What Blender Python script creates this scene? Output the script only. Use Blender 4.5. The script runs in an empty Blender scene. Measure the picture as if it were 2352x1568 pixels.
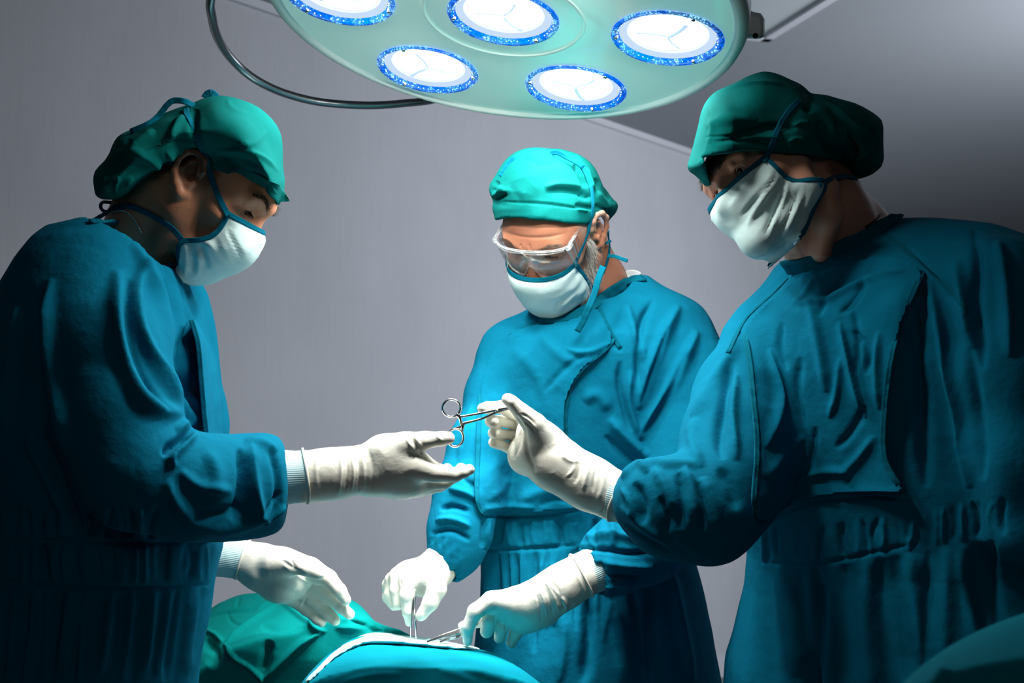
import bpy, bmesh, math, random, time
import numpy as np
from mathutils import Matrix, Vector
from mathutils.bvhtree import BVHTree
T0 = time.time()
GQ = 1.0   # mesh fineness
random.seed(7)
SC = bpy.context.scene
COL = SC.collection
F = 2940.0; CX, CY = 1176.0, 784.0          # focal length in pixels of the 2352x1568 frame
PITCH = math.radians(4.5)
# ------------------------------------------------------------------ camera
cam_d = bpy.data.cameras.new('camera'); cam = bpy.data.objects.new('camera', cam_d); COL.objects.link(cam)
cam_d.sensor_width = 36.0; cam_d.lens = F/2352.0*36.0; cam_d.clip_start = 0.02
cam.location = (0, 0, 1.2); cam.rotation_euler = (math.pi/2+PITCH, 0, 0)
cam_d.dof.use_dof = True; cam_d.dof.focus_distance = 1.85; cam_d.dof.aperture_fstop = 7.0
SC.camera = cam
CM = np.array(Matrix.Translation((0, 0, 1.2)) @ Matrix.Rotation(math.pi/2+PITCH, 4, 'X'))
R3 = CM[:3, :3]; T3 = CM[:3, 3]
# ------------------------------------------------------------------ view, world, exposure
vs = SC.view_settings; vs.view_transform = 'Standard'; vs.look = 'None'; vs.gamma = 1.0; vs.use_curve_mapping = False
vs.exposure = 0.0
wd = bpy.data.worlds.new('world'); SC.world = wd; wd.use_nodes = True
bg = wd.node_tree.nodes['Background']; bg.inputs[0].default_value = (0.35, 0.5, 0.6, 1); bg.inputs[1].default_value = 0.02

def W(p):            # camera-space metres (x right, y up, z towards viewer) -> world
    p = np.asarray(p, float); return p @ R3.T + T3
def P(px, py, d):    # a pixel of the photograph at depth d metres -> camera space
    return np.array([(px-CX)*d/F, (CY-py)*d/F, -d])

# ------------------------------------------------------------------ added area lights, their sources unseen
def area_light(name, loc, target, size, power, color):
    l = bpy.data.lights.new(name, 'AREA'); l.shape = 'RECTANGLE'; l.size, l.size_y = size; l.energy = power; l.color = color
    o = bpy.data.objects.new(name, l); COL.objects.link(o); o.location = loc
    o.rotation_euler = (Vector(target)-Vector(loc)).to_track_quat('-Z', 'Y').to_euler(); return o
area_light('wall_wash', (2.7, 3.5, 1.9), (0.9, 6.4, 1.35), (0.9, 0.9), 82, (0.88, 0.92, 1.0))  # wash light added out of frame to brighten the back wall
area_light('fill_light', (0.3, -1.2, 2.5), (0.2, 2.0, 1.2), (1.5, 1.0), 3.6, (1.0, 0.96, 0.92))  # weak soft fill added behind the camera to lift dark skin

# ------------------------------------------------------------------ object bookkeeping
def link(name, me, parent=None, mats=()):
    o = bpy.data.objects.new(name, me); COL.objects.link(o)
    for m in mats: me.materials.append(m)
    if parent is not None:
        o.parent = parent; o.matrix_parent_inverse = Matrix.Translation(parent.location).inverted()
    return o
def tag(o, label=None, cat=None, group=None, kind=None):
    if label: o['label'] = label
    if cat: o['category'] = cat
    if group: o['group'] = group
    if kind: o['kind'] = kind
    return o
def thing(name, loc, label, cat, group=None):
    o = bpy.data.objects.new(name, None); COL.objects.link(o); o.location = loc; o.empty_display_size = .1
    return tag(o, label, cat, group)
def mesh_np(name, verts, faces, parent=None, mats=(), smooth=True, world=False, mat_idx=None):
    me = bpy.data.meshes.new(name)
    v = np.asarray(verts, float); v = v if world else W(v)
    if isinstance(faces, np.ndarray):
        n = len(faces); k = faces.shape[1]
        me.vertices.add(len(v)); me.vertices.foreach_set('co', v.astype(np.float32).ravel())
        me.loops.add(n*k); me.loops.foreach_set('vertex_index', faces.astype(np.int32).ravel())
        me.polygons.add(n); me.polygons.foreach_set('loop_start', np.arange(0, n*k, k, dtype=np.int32))
        me.update(calc_edges=True); me.validate()
    else:
        me.from_pydata([tuple(q) for q in v], [], [tuple(f) for f in faces]); me.update()
    if smooth: me.polygons.foreach_set('use_smooth', np.ones(len(me.polygons), dtype=bool))
    if mat_idx is not None: me.polygons.foreach_set('material_index', np.asarray(mat_idx, dtype=np.int32))
    return link(name, me, parent, mats)
def fix_normals(o):
    bm = bmesh.new(); bm.from_mesh(o.data); bmesh.ops.recalc_face_normals(bm, faces=bm.faces); bm.to_mesh(o.data); bm.free()

# ------------------------------------------------------------------ materials
def lin(r, g, b): return tuple(((c/255)/12.92 if c/255 <= .04045 else ((c/255+.055)/1.055)**2.4) for c in (r, g, b)) + (1,)
class NT:
    def __init__(s, name):
        s.m = bpy.data.materials.new(name); s.m.use_nodes = True; s.t = s.m.node_tree; s.n = s.t.nodes; s.b = s.n['Principled BSDF']
    def add(s, typ, **kw):
        x = s.n.new(typ)
        for k, v in kw.items():
            if k.startswith('i_'):
                x.inputs[k[2:].replace('_', ' ')].default_value = v
            else: setattr(x, k, v)
        return x
    def l(s, a, b): s.t.links.new(a, b)
def set_p(b, **kw):
    for k, v in kw.items(): b.inputs[k.replace('_', ' ')].default_value = v
def mat_plain(name, col, rough=.5, metal=0, spec=.5, **kw):
    t = NT(name); set_p(t.b, Base_Color=col, Roughness=rough, Metallic=metal); t.b.inputs['Specular IOR Level'].default_value = spec
    for k, v in kw.items(): t.b.inputs[k.replace('_', ' ')].default_value = v
    return t.m
def mat_fabric(name, col, col2=None, bump=.25, crumple=.6, weave=900, rough=.95, sheen=.03, trans=0):
    t = NT(name); set_p(t.b, Roughness=rough); t.b.inputs['Specular IOR Level'].default_value = .05
    t.b.inputs['Sheen Weight'].default_value = sheen; t.b.inputs['Sheen Tint'].default_value = col; t.b.inputs['Sheen Roughness'].default_value = .5
    tc = t.add('ShaderNodeTexCoord')
    n1 = t.add('ShaderNodeTexNoise'); n1.inputs['Scale'].default_value = 7; n1.inputs['Detail'].default_value = 6
    t.l(tc.outputs['Object'], n1.inputs['Vector'])
    mx = t.add('ShaderNodeMix', data_type='RGBA'); mx.inputs[6].default_value = col
    mx.inputs[7].default_value = col2 or tuple(c*.78 for c in col[:3])+(1,)
    t.l(n1.outputs['Fac'], mx.inputs[0]); t.l(mx.outputs[2], t.b.inputs['Base Color'])
    n2 = t.add('ShaderNodeTexNoise'); n2.inputs['Scale'].default_value = weave; n2.inputs['Detail'].default_value = 2
    t.l(tc.outputs['Object'], n2.inputs['Vector'])
    n3 = t.add('ShaderNodeTexNoise'); n3.inputs['Scale'].default_value = 26; n3.inputs['Detail'].default_value = 5; n3.inputs['Distortion'].default_value = .15
    t.l(tc.outputs['Object'], n3.inputs['Vector'])
    b1 = t.add('ShaderNodeBump'); b1.inputs['Strength'].default_value = bump; b1.inputs['Distance'].default_value = .0006; t.l(n2.outputs['Fac'], b1.inputs['Height'])
    b2 = t.add('ShaderNodeBump'); b2.inputs['Strength'].default_value = crumple; b2.inputs['Distance'].default_value = .006; t.l(n3.outputs['Fac'], b2.inputs['Height'])
    t.l(b1.outputs[0], b2.inputs['Normal']); t.l(b2.outputs[0], t.b.inputs['Normal'])
    return t.m
def mat_skin(name, col, red, hair, rough=.45):
    t = NT(name); set_p(t.b, Roughness=rough); t.b.inputs['Subsurface Weight'].default_value = .12; t.b.inputs['Subsurface Radius'].default_value = (.01, .004, .002)
    tc = t.add('ShaderNodeTexCoord'); n1 = t.add('ShaderNodeTexNoise'); n1.inputs['Scale'].default_value = 22; n1.inputs['Detail'].default_value = 8
    t.l(tc.outputs['Object'], n1.inputs['Vector'])
    mx = t.add('ShaderNodeMix', data_type='RGBA'); mx.inputs[6].default_value = col; mx.inputs[7].default_value = red; t.l(n1.outputs['Fac'], mx.inputs[0])
    at = t.add('ShaderNodeAttribute', attribute_name='hair'); n2 = t.add('ShaderNodeTexNoise'); n2.inputs['Scale'].default_value = 900; n2.inputs['Detail'].default_value = 2
    t.l(tc.outputs['Object'], n2.inputs['Vector'])
    ma = t.add('ShaderNodeMath', operation='MULTIPLY'); t.l(at.outputs['Fac'], ma.inputs[0])
    rp = t.add('ShaderNodeMapRange'); rp.inputs['From Min'].default_value = .35; rp.inputs['From Max'].default_value = .6; rp.inputs['To Min'].default_value = .55; t.l(n2.outputs['Fac'], rp.inputs['Value'])
    t.l(rp.outputs[0], ma.inputs[1])
    m2 = t.add('ShaderNodeMix', data_type='RGBA'); m2.inputs[7].default_value = hair; t.l(ma.outputs[0], m2.inputs[0]); t.l(mx.outputs[2], m2.inputs[6]); t.l(m2.outputs[2], t.b.inputs['Base Color'])
    n3 = t.add('ShaderNodeTexNoise'); n3.inputs['Scale'].default_value = 500; n3.inputs['Detail'].default_value = 3; t.l(tc.outputs['Object'], n3.inputs['Vector'])
    b1 = t.add('ShaderNodeBump'); b1.inputs['Strength'].default_value = .35; b1.inputs['Distance'].default_value = .0008; t.l(n3.outputs['Fac'], b1.inputs['Height']); t.l(b1.outputs[0], t.b.inputs['Normal'])
    return t.m
M = {}
GB = (0.0015, 0.142, 0.240, 1)
M['gown'] = mat_fabric('gown_cotton', GB, (0.001, 0.115, 0.205, 1))
M['seam'] = mat_fabric('gown_hem', (0.001, 0.115, 0.18, 1), bump=.5, crumple=1.0)
M['cap'] = mat_fabric('cap_cotton', (0.001, 0.118, 0.112, 1), (0.001, 0.098, 0.094, 1), crumple=.25)
M['tie'] = mat_fabric('tie_cotton', (0.001, 0.12, 0.19, 1), bump=.5)
M['mask'] = mat_fabric('mask_cotton', (.62, .80, .78, 1), (.56, .76, .76, 1), crumple=.3)
M['undershirt'] = mat_fabric('white_cotton', (.8, .85, .85, 1))
M['drape_green'] = mat_fabric('drape_green', (0.001, .25, .24, 1), (0.001, .22, .22, 1), crumple=.25, weave=600)
M['drape_blue'] = mat_fabric('drape_blue', (0.001, .22, .30, 1), (0.001, .19, .27, 1), crumple=.2, weave=600)
M['towel'] = mat_fabric('pale_towel', (.50, .78, .78, 1), crumple=.2)
t = NT('latex'); set_p(t.b, Roughness=.42); t.b.inputs['Subsurface Weight'].default_value = .15; t.b.inputs['Subsurface Radius'].default_value = (.008, .004, .003)
tc = t.add('ShaderNodeTexCoord'); n1 = t.add('ShaderNodeTexNoise'); n1.inputs['Scale'].default_value = 30; n1.inputs['Detail'].default_value = 4; t.l(tc.outputs['Object'], n1.inputs['Vector'])
mx = t.add('ShaderNodeMix', data_type='RGBA'); mx.inputs[6].default_value = (.76, .77, .69, 1); mx.inputs[7].default_value = (.72, .69, .60, 1); t.l(n1.outputs['Fac'], mx.inputs[0]); t.l(mx.outputs[2], t.b.inputs['Base Color'])
n2 = t.add('ShaderNodeTexNoise'); n2.inputs['Scale'].default_value = 60; n2.inputs['Detail'].default_value = 3; n2.inputs['Distortion'].default_value = 1.5; t.l(tc.outputs['Object'], n2.inputs['Vector'])
b1 = t.add('ShaderNodeBump'); b1.inputs['Strength'].default_value = .18; b1.inputs['Distance'].default_value = .003; t.l(n2.outputs['Fac'], b1.inputs['Height']); t.l(b1.outputs[0], t.b.inputs['Normal'])
M['glove'] = t.m
t = NT('knit_cuff'); set_p(t.b, Roughness=.9, Base_Color=(.55, .78, .80, 1))
M['knit'] = t.m
M['steel'] = mat_plain('polished_steel', (.75, .78, .8, 1), .18, 1)
M['steel_tube'] = mat_plain('brushed_steel', (.42, .43, .44, 1), .28, 1)
M['lash'] = mat_plain('dark_hair', (.012, .009, .007, 1), .6)
M['greyhair'] = mat_plain('grey_hair', (.45, .43, .40, 1), .5)
M['darkhair2'] = mat_plain('brown_hair', (.06, .04, .03, 1), .5)
M['black'] = mat_plain('black_cord', (.01, .01, .01, 1), .6)
# ------------------------------------------------------------------ implicit surfaces (all in camera space metres)
def rot_from(ax, ay, az): return np.column_stack([ax, ay, az])
def smin(a, b, k):
    if k <= 0: return np.minimum(a, b)
    h = np.maximum(k-np.abs(a-b), 0)/k
    return np.minimum(a, b)-h*h*k*.25
def poly_sd(px, py, poly):     # signed distance in pixels to a closed polygon (negative inside)
    poly = np.asarray(poly, np.float32); n = len(poly)
    d = np.full(px.shape, 1e9, np.float32); s = np.ones(px.shape, np.float32)
    for i in range(n):
        a = poly[i]; b = poly[i-1]
        ex, ey = b-a; wx = px-a[0]; wy = py-a[1]
        t = np.clip((wx*ex+wy*ey)/(ex*ex+ey*ey+1e-9), 0, 1)
        bx = wx-ex*t; by = wy-ey*t; d = np.minimum(d, bx*bx+by*by)
        c1 = py >= a[1]; c2 = py < b[1]; c3 = ex*wy > ey*wx
        fl = (c1 & c2 & c3) | (~c1 & ~c2 & ~c3); s = np.where(fl, -s, s)
    return s*np.sqrt(d)
def smooth_poly(pts, it=2, closed=True):      # Chaikin
    p = np.asarray(pts, float)
    for _ in range(it):
        if closed: q = np.roll(p, -1, 0); p = np.stack([p*.75+q*.25, p*.25+q*.75], 1).reshape(-1, p.shape[1])
        else:
            a = p[:-1]; b = p[1:]; m = np.stack([a*.75+b*.25, a*.25+b*.75], 1).reshape(-1, p.shape[1]); p = np.vstack([p[:1], m, p[-1:]])
    return p
class Field:
    def __init__(s, h, k=.01): s.h = h; s.k = k; s.pr = []; s.M = None
    def tf(s, p):
        p = np.asarray(p, float)
        return p if s.M is None else s.M[0] @ p*s.M[2]+s.M[1]
    def sc(s): return 1.0 if s.M is None else s.M[2]
    def cone(s, a, b, ra, rb, op='+', k=None):
        s.pr.append(['cone', s.tf(a), s.tf(b), ra*s.sc(), rb*s.sc(), op, s.k if k is None else k]); return s
    def chain(s, pts, op='+', k=None, k0=None):     # pts: (px,py,d,r_px)
        q = [(P(*p[:3]), p[3]*p[2]/F) for p in pts]
        for i in range(len(q)-1): s.cone(q[i][0], q[i+1][0], q[i][1], q[i+1][1], op, (k0 if (i == 0 and k0 is not None) else k))
        return s
    def lchain(s, pts, op='+', k=None):             # local metres (x,y,z,r)
        for i in range(len(pts)-1): s.cone(pts[i][:3], pts[i+1][:3], pts[i][3], pts[i+1][3], op, k)
        return s
    def ell(s, c, rad, R=None, op='+', k=None):
        R = np.eye(3) if R is None else np.asarray(R, float)
        if s.M is not None: R = s.M[0] @ R
        s.pr.append(['ell', s.tf(c), np.asarray(rad, float)*s.sc(), R, None, op, s.k if k is None else k]); return s
    def rows(s, rows, Dref, n=2.2, op='+', k=None, skew=0.0):   # py, pxL, pxR, depth, half thickness
        s.pr.append(['rows', np.asarray(rows, float), Dref, n, skew, op, s.k if k is None else k]); return s
    def inflate(s, poly, d, T, Rpx, tilt=(0, 0), op='+', k=None, c0=None):
        s.pr.append(['infl', np.asarray(poly, float), d, T, (Rpx, tilt, c0), op, s.k if k is None else k]); return s
    def prism(s, poly, op='-', k=.0):
        s.pr.append(['prism', np.asarray(poly, float), None, None, None, op, k]); return s
    def bbox(s, p):
        t = p[0]
        if t == 'cone': a, b, r = p[1], p[2], max(p[3], p[4]); return np.minimum(a, b)-r, np.maximum(a, b)+r
        if t == 'ell': r = np.sqrt(((p[3]*p[2][None, :])**2).sum(1)); return p[1]-r, p[1]+r
        if t == 'rows':
            L = []
            for (py, l, r, d, th) in p[1]:
                for dd in (-th-abs(p[4])*.28, th+abs(p[4])*.28):
                    L += [P(l, py, p[2]) + [0, 0, 0], P(r, py, p[2])]
                    L[-1][2] = L[-2][2] = -(d+dd)
            L = np.array(L); return L.min(0)-.01, L.max(0)+.01
        if t == 'infl':
            L = np.array([P(x, y, p[2]+dd) for x, y in p[1] for dd in (-p[3]-.03, p[3]+.03)]); return L.min(0)-.01, L.max(0)+.01
        return None
    def ev(s, p, X, Y, Z):
        t = p[0]
        if t == 'cone':
            a, b, ra, rb = p[1], p[2], p[3], p[4]; ba = b-a; l2 = float(ba@ba)+1e-12
            pax, pay, paz = X-a[0], Y-a[1], Z-a[2]
            rr = ra-rb; a2 = l2-rr*rr
            if a2 <= 1e-12:
                c = a if ra >= rb else b; return np.sqrt((X-c[0])**2+(Y-c[1])**2+(Z-c[2])**2)-max(ra, rb)
            il2 = 1/l2
            y = pax*ba[0]+pay*ba[1]+paz*ba[2]; z = y-l2
            x2 = (pax*l2-ba[0]*y)**2+(pay*l2-ba[1]*y)**2+(paz*l2-ba[2]*y)**2
            y2 = y*y*l2; z2 = z*z*l2; kk = np.sign(rr)*rr*rr*x2
            d = (np.sqrt(x2*a2*il2)+y*rr)*il2-ra
            c1 = np.sign(z)*a2*z2 > kk; c2 = np.sign(y)*a2*y2 < kk
            d = np.where(c2, np.sqrt(x2+y2)*il2-ra, d); d = np.where(c1, np.sqrt(x2+z2)*il2-rb, d)
            return d
        if t == 'ell':
            c, r, R = p[1], p[2], p[3]; x, y, z = X-c[0], Y-c[1], Z-c[2]
            u = (x*R[0, 0]+y*R[1, 0]+z*R[2, 0])/r[0]; v = (x*R[0, 1]+y*R[1, 1]+z*R[2, 1])/r[1]; w = (x*R[0, 2]+y*R[1, 2]+z*R[2, 2])/r[2]
            k0 = np.sqrt(u*u+v*v+w*w); k1 = np.sqrt((u/r[0])**2+(v/r[1])**2+(w/r[2])**2)+1e-9
            return k0*(k0-1)/k1
        if t == 'rows':
            rw, D, n = p[1], p[2], p[3]; row = CY-Y*F/D
            L = np.interp(row, rw[:, 0], rw[:, 1]); Rr = np.interp(row, rw[:, 0], rw[:, 2]); dc = np.interp(row, rw[:, 0], rw[:, 3]); th = np.interp(row, rw[:, 0], rw[:, 4])
            xc = ((L+Rr)/2-CX)*D/F; a = (Rr-L)/2*D/F
            q = (np.abs((X-xc)/a)**n+np.abs((Z+dc-p[4]*(X-xc))/th)**n)**(1/n)
            f = (q-1)*np.minimum(a, th)
            top = (rw[0, 0]-row)*D/F; bot = (row-rw[-1, 0])*D/F
            return np.maximum(f, np.maximum(top, bot))
        px = CX-X*F/Z; py = CY+Y*F/Z
        if t == 'prism': return poly_sd(px, py, p[1])*(-Z)/F
        if t == 'infl':
            Rpx, tilt, c0 = p[4]; d, T = p[2], p[3]
            sd = -poly_sd(px, py, p[1])
            q = np.where(sd >= 0, 1-np.clip(sd/Rpx, 0, 1), 1-sd/Rpx)
            c0 = c0 or (p[1][:, 0].mean(), p[1][:, 1].mean())
            zc = -(d+tilt[0]*(px-c0[0])+tilt[1]*(py-c0[1]))
            return (np.sqrt(q*q+((Z-zc)/T)**2)-1)*min(Rpx*d/F, T)
    def mesh(s, lo=None, hi=None):
        bb = [s.bbox(p) for p in s.pr]
        add = [b for b, p in zip(bb, s.pr) if b is not None and p[5] == '+']
        lo_ = np.min([b[0] for b in add], 0)-3*s.h; hi_ = np.max([b[1] for b in add], 0)+3*s.h
        if lo is not None: lo_ = np.maximum(lo_, lo)
        if hi is not None: hi_ = np.minimum(hi_, hi)
        n = np.ceil((hi_-lo_)/s.h).astype(int)+1
        V = np.full(n, .05, np.float32)
        ax = [(lo_[i]+np.arange(n[i])*s.h).astype(np.float32) for i in range(3)]
        for p, b in zip(s.pr, bb):
            k = p[6]; sl = [slice(0, n[i]) for i in range(3)]
            if b is not None:
                m = k+2*s.h if p[5] == '+' else k+2*s.h
                for i in range(3):
                    i0 = int(max(0, np.floor((b[0][i]-m-lo_[i])/s.h))); i1 = int(min(n[i], np.ceil((b[1][i]+m-lo_[i])/s.h)+1)); sl[i] = slice(i0, max(i0, i1))
            X = ax[0][sl[0]][:, None, None]; Y = ax[1][sl[1]][None, :, None]; Z = ax[2][sl[2]][None, None, :]
            sub = V[tuple(sl)]
            if sub.size == 0: continue
            f = s.ev(p, X, Y, Z)
            if p[5] == '+': r = smin(sub, f, k)
            elif p[5] == '-': r = -smin(-sub, f, k)
            else: r = -smin(-sub, -f, k)       # '&' intersection
            V[tuple(sl)] = r
        # keep border outside
        V[0] = V[-1] = .05; V[:, 0] = V[:, -1] = .05; V[:, :, 0] = V[:, :, -1] = .05
        return surf_nets(V, lo_, s.h)
def surf_nets(V, org, h):
    ins = V < 0
    c = np.zeros(np.array(V.shape)-1, np.uint8); nx, ny, nz = c.shape
    for i in (0, 1):
        for j in (0, 1):
            for k in (0, 1): c += ins[i:i+nx, j:j+ny, k:k+nz]
    m = (c > 0) & (c < 8); ii = np.argwhere(m); idx = np.full(c.shape, -1, np.int32); idx[m] = np.arange(len(ii))
    corners = [(i, j, k) for i in (0, 1) for j in (0, 1) for k in (0, 1)]
    cv = {o: V[ii[:, 0]+o[0], ii[:, 1]+o[1], ii[:, 2]+o[2]] for o in corners}
    acc = np.zeros((len(ii), 3)); cnt = np.zeros(len(ii))
    for a in corners:
        for ax in range(3):
            if a[ax] == 0:
                b = list(a); b[ax] = 1; b = tuple(b); va, vb = cv[a], cv[b]; cr = (va < 0) != (vb < 0)
                t = np.where(cr, va/np.where(cr, va-vb, 1), 0)
                pa = np.array(a, float); acc += np.where(cr[:, None], pa[None]+(np.array(b, float)-pa)[None]*t[:, None], 0); cnt += cr
    pos = org+(ii+acc/np.maximum(cnt, 1)[:, None])*h
    Q = []
    for ax in range(3):
        A = [slice(None)]*3; B = [slice(None)]*3; A[ax] = slice(0, -1); B[ax] = slice(1, None)
        sa = ins[tuple(A)]; sb = ins[tuple(B)]; e = np.argwhere(sa != sb)
        o1, o2 = [(1, 2), (2, 0), (0, 1)][ax]
        e = e[(e[:, o1] > 0) & (e[:, o2] > 0) & (e[:, o1] < V.shape[o1]-1) & (e[:, o2] < V.shape[o2]-1)]
        fl = sa[tuple(e.T)]
        def cell(d1, d2):
            q = e.copy(); q[:, o1] -= d1; q[:, o2] -= d2; return idx[tuple(q.T)]
        q = np.stack([cell(0, 0), cell(1, 0), cell(1, 1), cell(0, 1)], 1)
        q[~fl] = q[~fl][:, ::-1]; Q.append(q)
    q = np.vstack(Q); q = q[(q >= 0).all(1)]
    return pos, q
def lap(v, f, it=2, lam=.5):
    e = np.vstack([f[:, [0, 1]], f[:, [1, 2]], f[:, [2, 3]], f[:, [3, 0]]]) if f.shape[1] == 4 else np.vstack([f[:, [0, 1]], f[:, [1, 2]], f[:, [2, 0]]])
    n = len(v); deg = np.bincount(e[:, 0], minlength=n)+np.bincount(e[:, 1], minlength=n); deg = np.maximum(deg, 1)
    v = v.copy()
    for _ in range(it):
        a = np.stack([np.bincount(e[:, 0], v[e[:, 1], i], n)+np.bincount(e[:, 1], v[e[:, 0], i], n) for i in range(3)], 1)/deg[:, None]
        v += (a-v)*lam
    return v
def vnorm(v, f):
    n = np.cross(v[f[:, 2]]-v[f[:, 0]], v[f[:, 3]]-v[f[:, 1]]) if f.shape[1] == 4 else np.cross(v[f[:, 1]]-v[f[:, 0]], v[f[:, 2]]-v[f[:, 0]])
    o = np.stack([sum(np.bincount(f[:, j], n[:, i], len(v)) for j in range(f.shape[1])) for i in range(3)], 1)
    return o/(np.linalg.norm(o, axis=1)[:, None]+1e-12)
def subdiv(v, f):      # one linear split of every quad, then relaxed
    n = len(v); e = np.sort(np.vstack([f[:, [0, 1]], f[:, [1, 2]], f[:, [2, 3]], f[:, [3, 0]]]), 1)
    key = e[:, 0].astype(np.int64)*n+e[:, 1]; u, inv = np.unique(key, return_inverse=True)
    ev = (v[u//n]+v[u % n])/2; fv = v[f].mean(1); m = len(f)
    E = inv.reshape(4, m).T+n; C = np.arange(m)+n+len(u)
    q = np.vstack([np.stack([f[:, j], E[:, j], C, E[:, j-1]], 1) for j in range(4)])
    return lap(np.vstack([v, ev, fv]), q, 2, .5), q
def _h(i, j, k, s):
    n = (i*374761393+j*668265263+k*2147483647+s*1274126177) & 0xffffffff
    n = ((n ^ (n >> 13))*1274126177) & 0xffffffff
    return ((n ^ (n >> 16)) & 0xffff)/32767.5-1
def vnoise(p, s=0):
    q = np.floor(p).astype(np.int64); t = p-q; t = t*t*(3-2*t); o = 0
    for i in (0, 1):
        for j in (0, 1):
            for k in (0, 1):
                w = (t[:, 0] if i else 1-t[:, 0])*(t[:, 1] if j else 1-t[:, 1])*(t[:, 2] if k else 1-t[:, 2])
                o = o+w*_h(q[:, 0]+i, q[:, 1]+j, q[:, 2]+k, s)
    return o
def creases(p, scale, s=0):      # sharp ridged noise, 0..1
    w = np.stack([vnoise(p*scale*.6+5, s+9), vnoise(p*scale*.6+9, s+10), vnoise(p*scale*.6+13, s+11)], 1)*.35
    return (1-np.sqrt(vnoise(p*scale+w, s)**2+.0025))**4
def px_of(v): return np.stack([CX-v[:, 0]*F/v[:, 2], CY+v[:, 1]*F/v[:, 2]], 1)
def folds(v, n, strokes, both=False):
    """strokes: (points in px, half width px, height m [, sharp]) raised (or sunk) along the surface that faces the viewer"""
    q = px_of(v); view = v/np.linalg.norm(v, axis=1)[:, None]
    face = np.clip(-(n*view).sum(1)*2.2, 0, 1) if not both else np.ones(len(v))
    D = np.zeros(len(v))
    for st in strokes:
        pts = smooth_poly(st[0], 2, False); w, a = st[1], st[2]; sharp = st[3] if len(st) > 3 else 0
        lo = pts.min(0)-w*3; hi = pts.max(0)+w*3
        ix = np.where((q[:, 0] > lo[0]) & (q[:, 0] < hi[0]) & (q[:, 1] > lo[1]) & (q[:, 1] < hi[1]))[0]
        if not len(ix): continue
        qq = q[ix]; best = np.full(len(ix), 1e9); par = np.zeros(len(ix)); side = np.zeros(len(ix))
        L = np.concatenate([[0], np.cumsum(np.linalg.norm(np.diff(pts, axis=0), axis=1))]); tot = L[-1]
        for i in range(len(pts)-1):
            A = pts[i]; e = pts[i+1]-A; l2 = e@e+1e-9; t = np.clip(((qq-A)@e)/l2, 0, 1); r = qq-A-t[:, None]*e; d = (r*r).sum(1)
            m = d < best; best[m] = d[m]; par[m] = (L[i]+t[m]*math.sqrt(l2))/tot; side[m] = np.sign(e[0]*r[m, 1]-e[1]*r[m, 0])
        d = np.sqrt(best)
        env = np.clip(np.minimum(par, 1-par)*5, 0, 1)**.6
        ws = w*(.55+.45*env)
        if sharp:   # one steep side: slow rise on the left, quick fall on the right of the stroke
            g = np.where(side*sharp > 0, np.exp(-(d/(ws*1.5))**2), np.exp(-(d/(ws*.45))**2))
        else: g = np.exp(-(d/ws)**2)
        D[ix] += a*env*g
    return D*face
def bvh_of(objs):
    V = []; Fc = []; o = 0
    for v, f in objs:
        V.append(v); Fc.append(f+o); o += len(v)
    V = np.vstack(V)
    out = []
    for f in Fc: out += f.tolist()
    return BVHTree.FromPolygons(V.tolist(), out)
def hit(b, px, py, off=0.0, dflt=None):
    d = Vector(P(px, py, 1.0)).normalized(); r = b.ray_cast(Vector((0, 0, 0)), d)
    if r[0] is None: return dflt, None
    n = np.array(r[1]); n = n if n@np.array(d) < 0 else -n
    return np.array(r[0])+n*off, n
def snap_path(b, pts, off, step=8, smooth_it=2, depth=None):
    p = smooth_poly([q[:2] for q in pts], smooth_it, False)
    out = []; last = None
    # resample
    L = np.concatenate([[0], np.cumsum(np.linalg.norm(np.diff(p, axis=0), axis=1))]); n = max(3, int(L[-1]/step)+1)
    t = np.linspace(0, L[-1], n); p = np.stack([np.interp(t, L, p[:, 0]), np.interp(t, L, p[:, 1])], 1)
    pos = [hit(b, x, y, off) for x, y in p]
    ds = [(-q[0][2] if q[0] is not None else None) for q in pos]
    known = [i for i, q in enumerate(ds) if q is not None]
    if not known: 
        dd = [depth or 1.8]*n
    else: dd = np.interp(np.arange(n), known, [ds[i] for i in known])
    P_ = []; N_ = []
    for i in range(n):
        if pos[i][0] is not None: P_.append(pos[i][0]); N_.append(pos[i][1])
        else: P_.append(P(p[i, 0], p[i, 1], dd[i])); N_.append(np.array([0, 0, 1.]))
    P_ = np.array(P_); N_ = np.array(N_)
    for _ in range(3): P_[1:-1] = P_[1:-1]*.5+(P_[:-2]+P_[2:])*.25; N_[1:-1] = N_[1:-1]*.5+(N_[:-2]+N_[2:])*.25
    return P_, N_
def ribbon_mesh(Pts, Nrm, w, th, bulge=.3, wob=0, seed=0):
    n = len(Pts); T = np.gradient(Pts, axis=0); T /= np.linalg.norm(T, axis=1)[:, None]+1e-9
    S = np.cross(T, Nrm); S /= np.linalg.norm(S, axis=1)[:, None]+1e-9; N = np.cross(S, T)
    N *= np.sign((N*Nrm).sum(1))[:, None]
    w = np.broadcast_to(w, (n,)) ; rs = np.random.RandomState(seed)
    off = (np.sin(np.arange(n)*1.7+seed)*.5+rs.randn(n)*.3)*wob
    prof = [(-1, 0), (-.92, 1), (-.6, 1+bulge), (-.2, 1), (.2, 1), (.6, 1+bulge), (.92, 1), (1, 0), (.6, -.3), (-.6, -.3)]
    V = []; m = len(prof)
    for i in range(n):
        for a, b in prof: V.append(Pts[i]+S[i]*a*w[i]/2+N[i]*(b*th+off[i]))
    Fc = [(i*m+j, i*m+(j+1) % m, (i+1)*m+(j+1) % m, (i+1)*m+j) for i in range(n-1) for j in range(m)]
    V = np.array(V); nf = Fc + [tuple(range(m))[::-1], tuple((n-1)*m+j for j in range(m))]
    return V, nf
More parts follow.
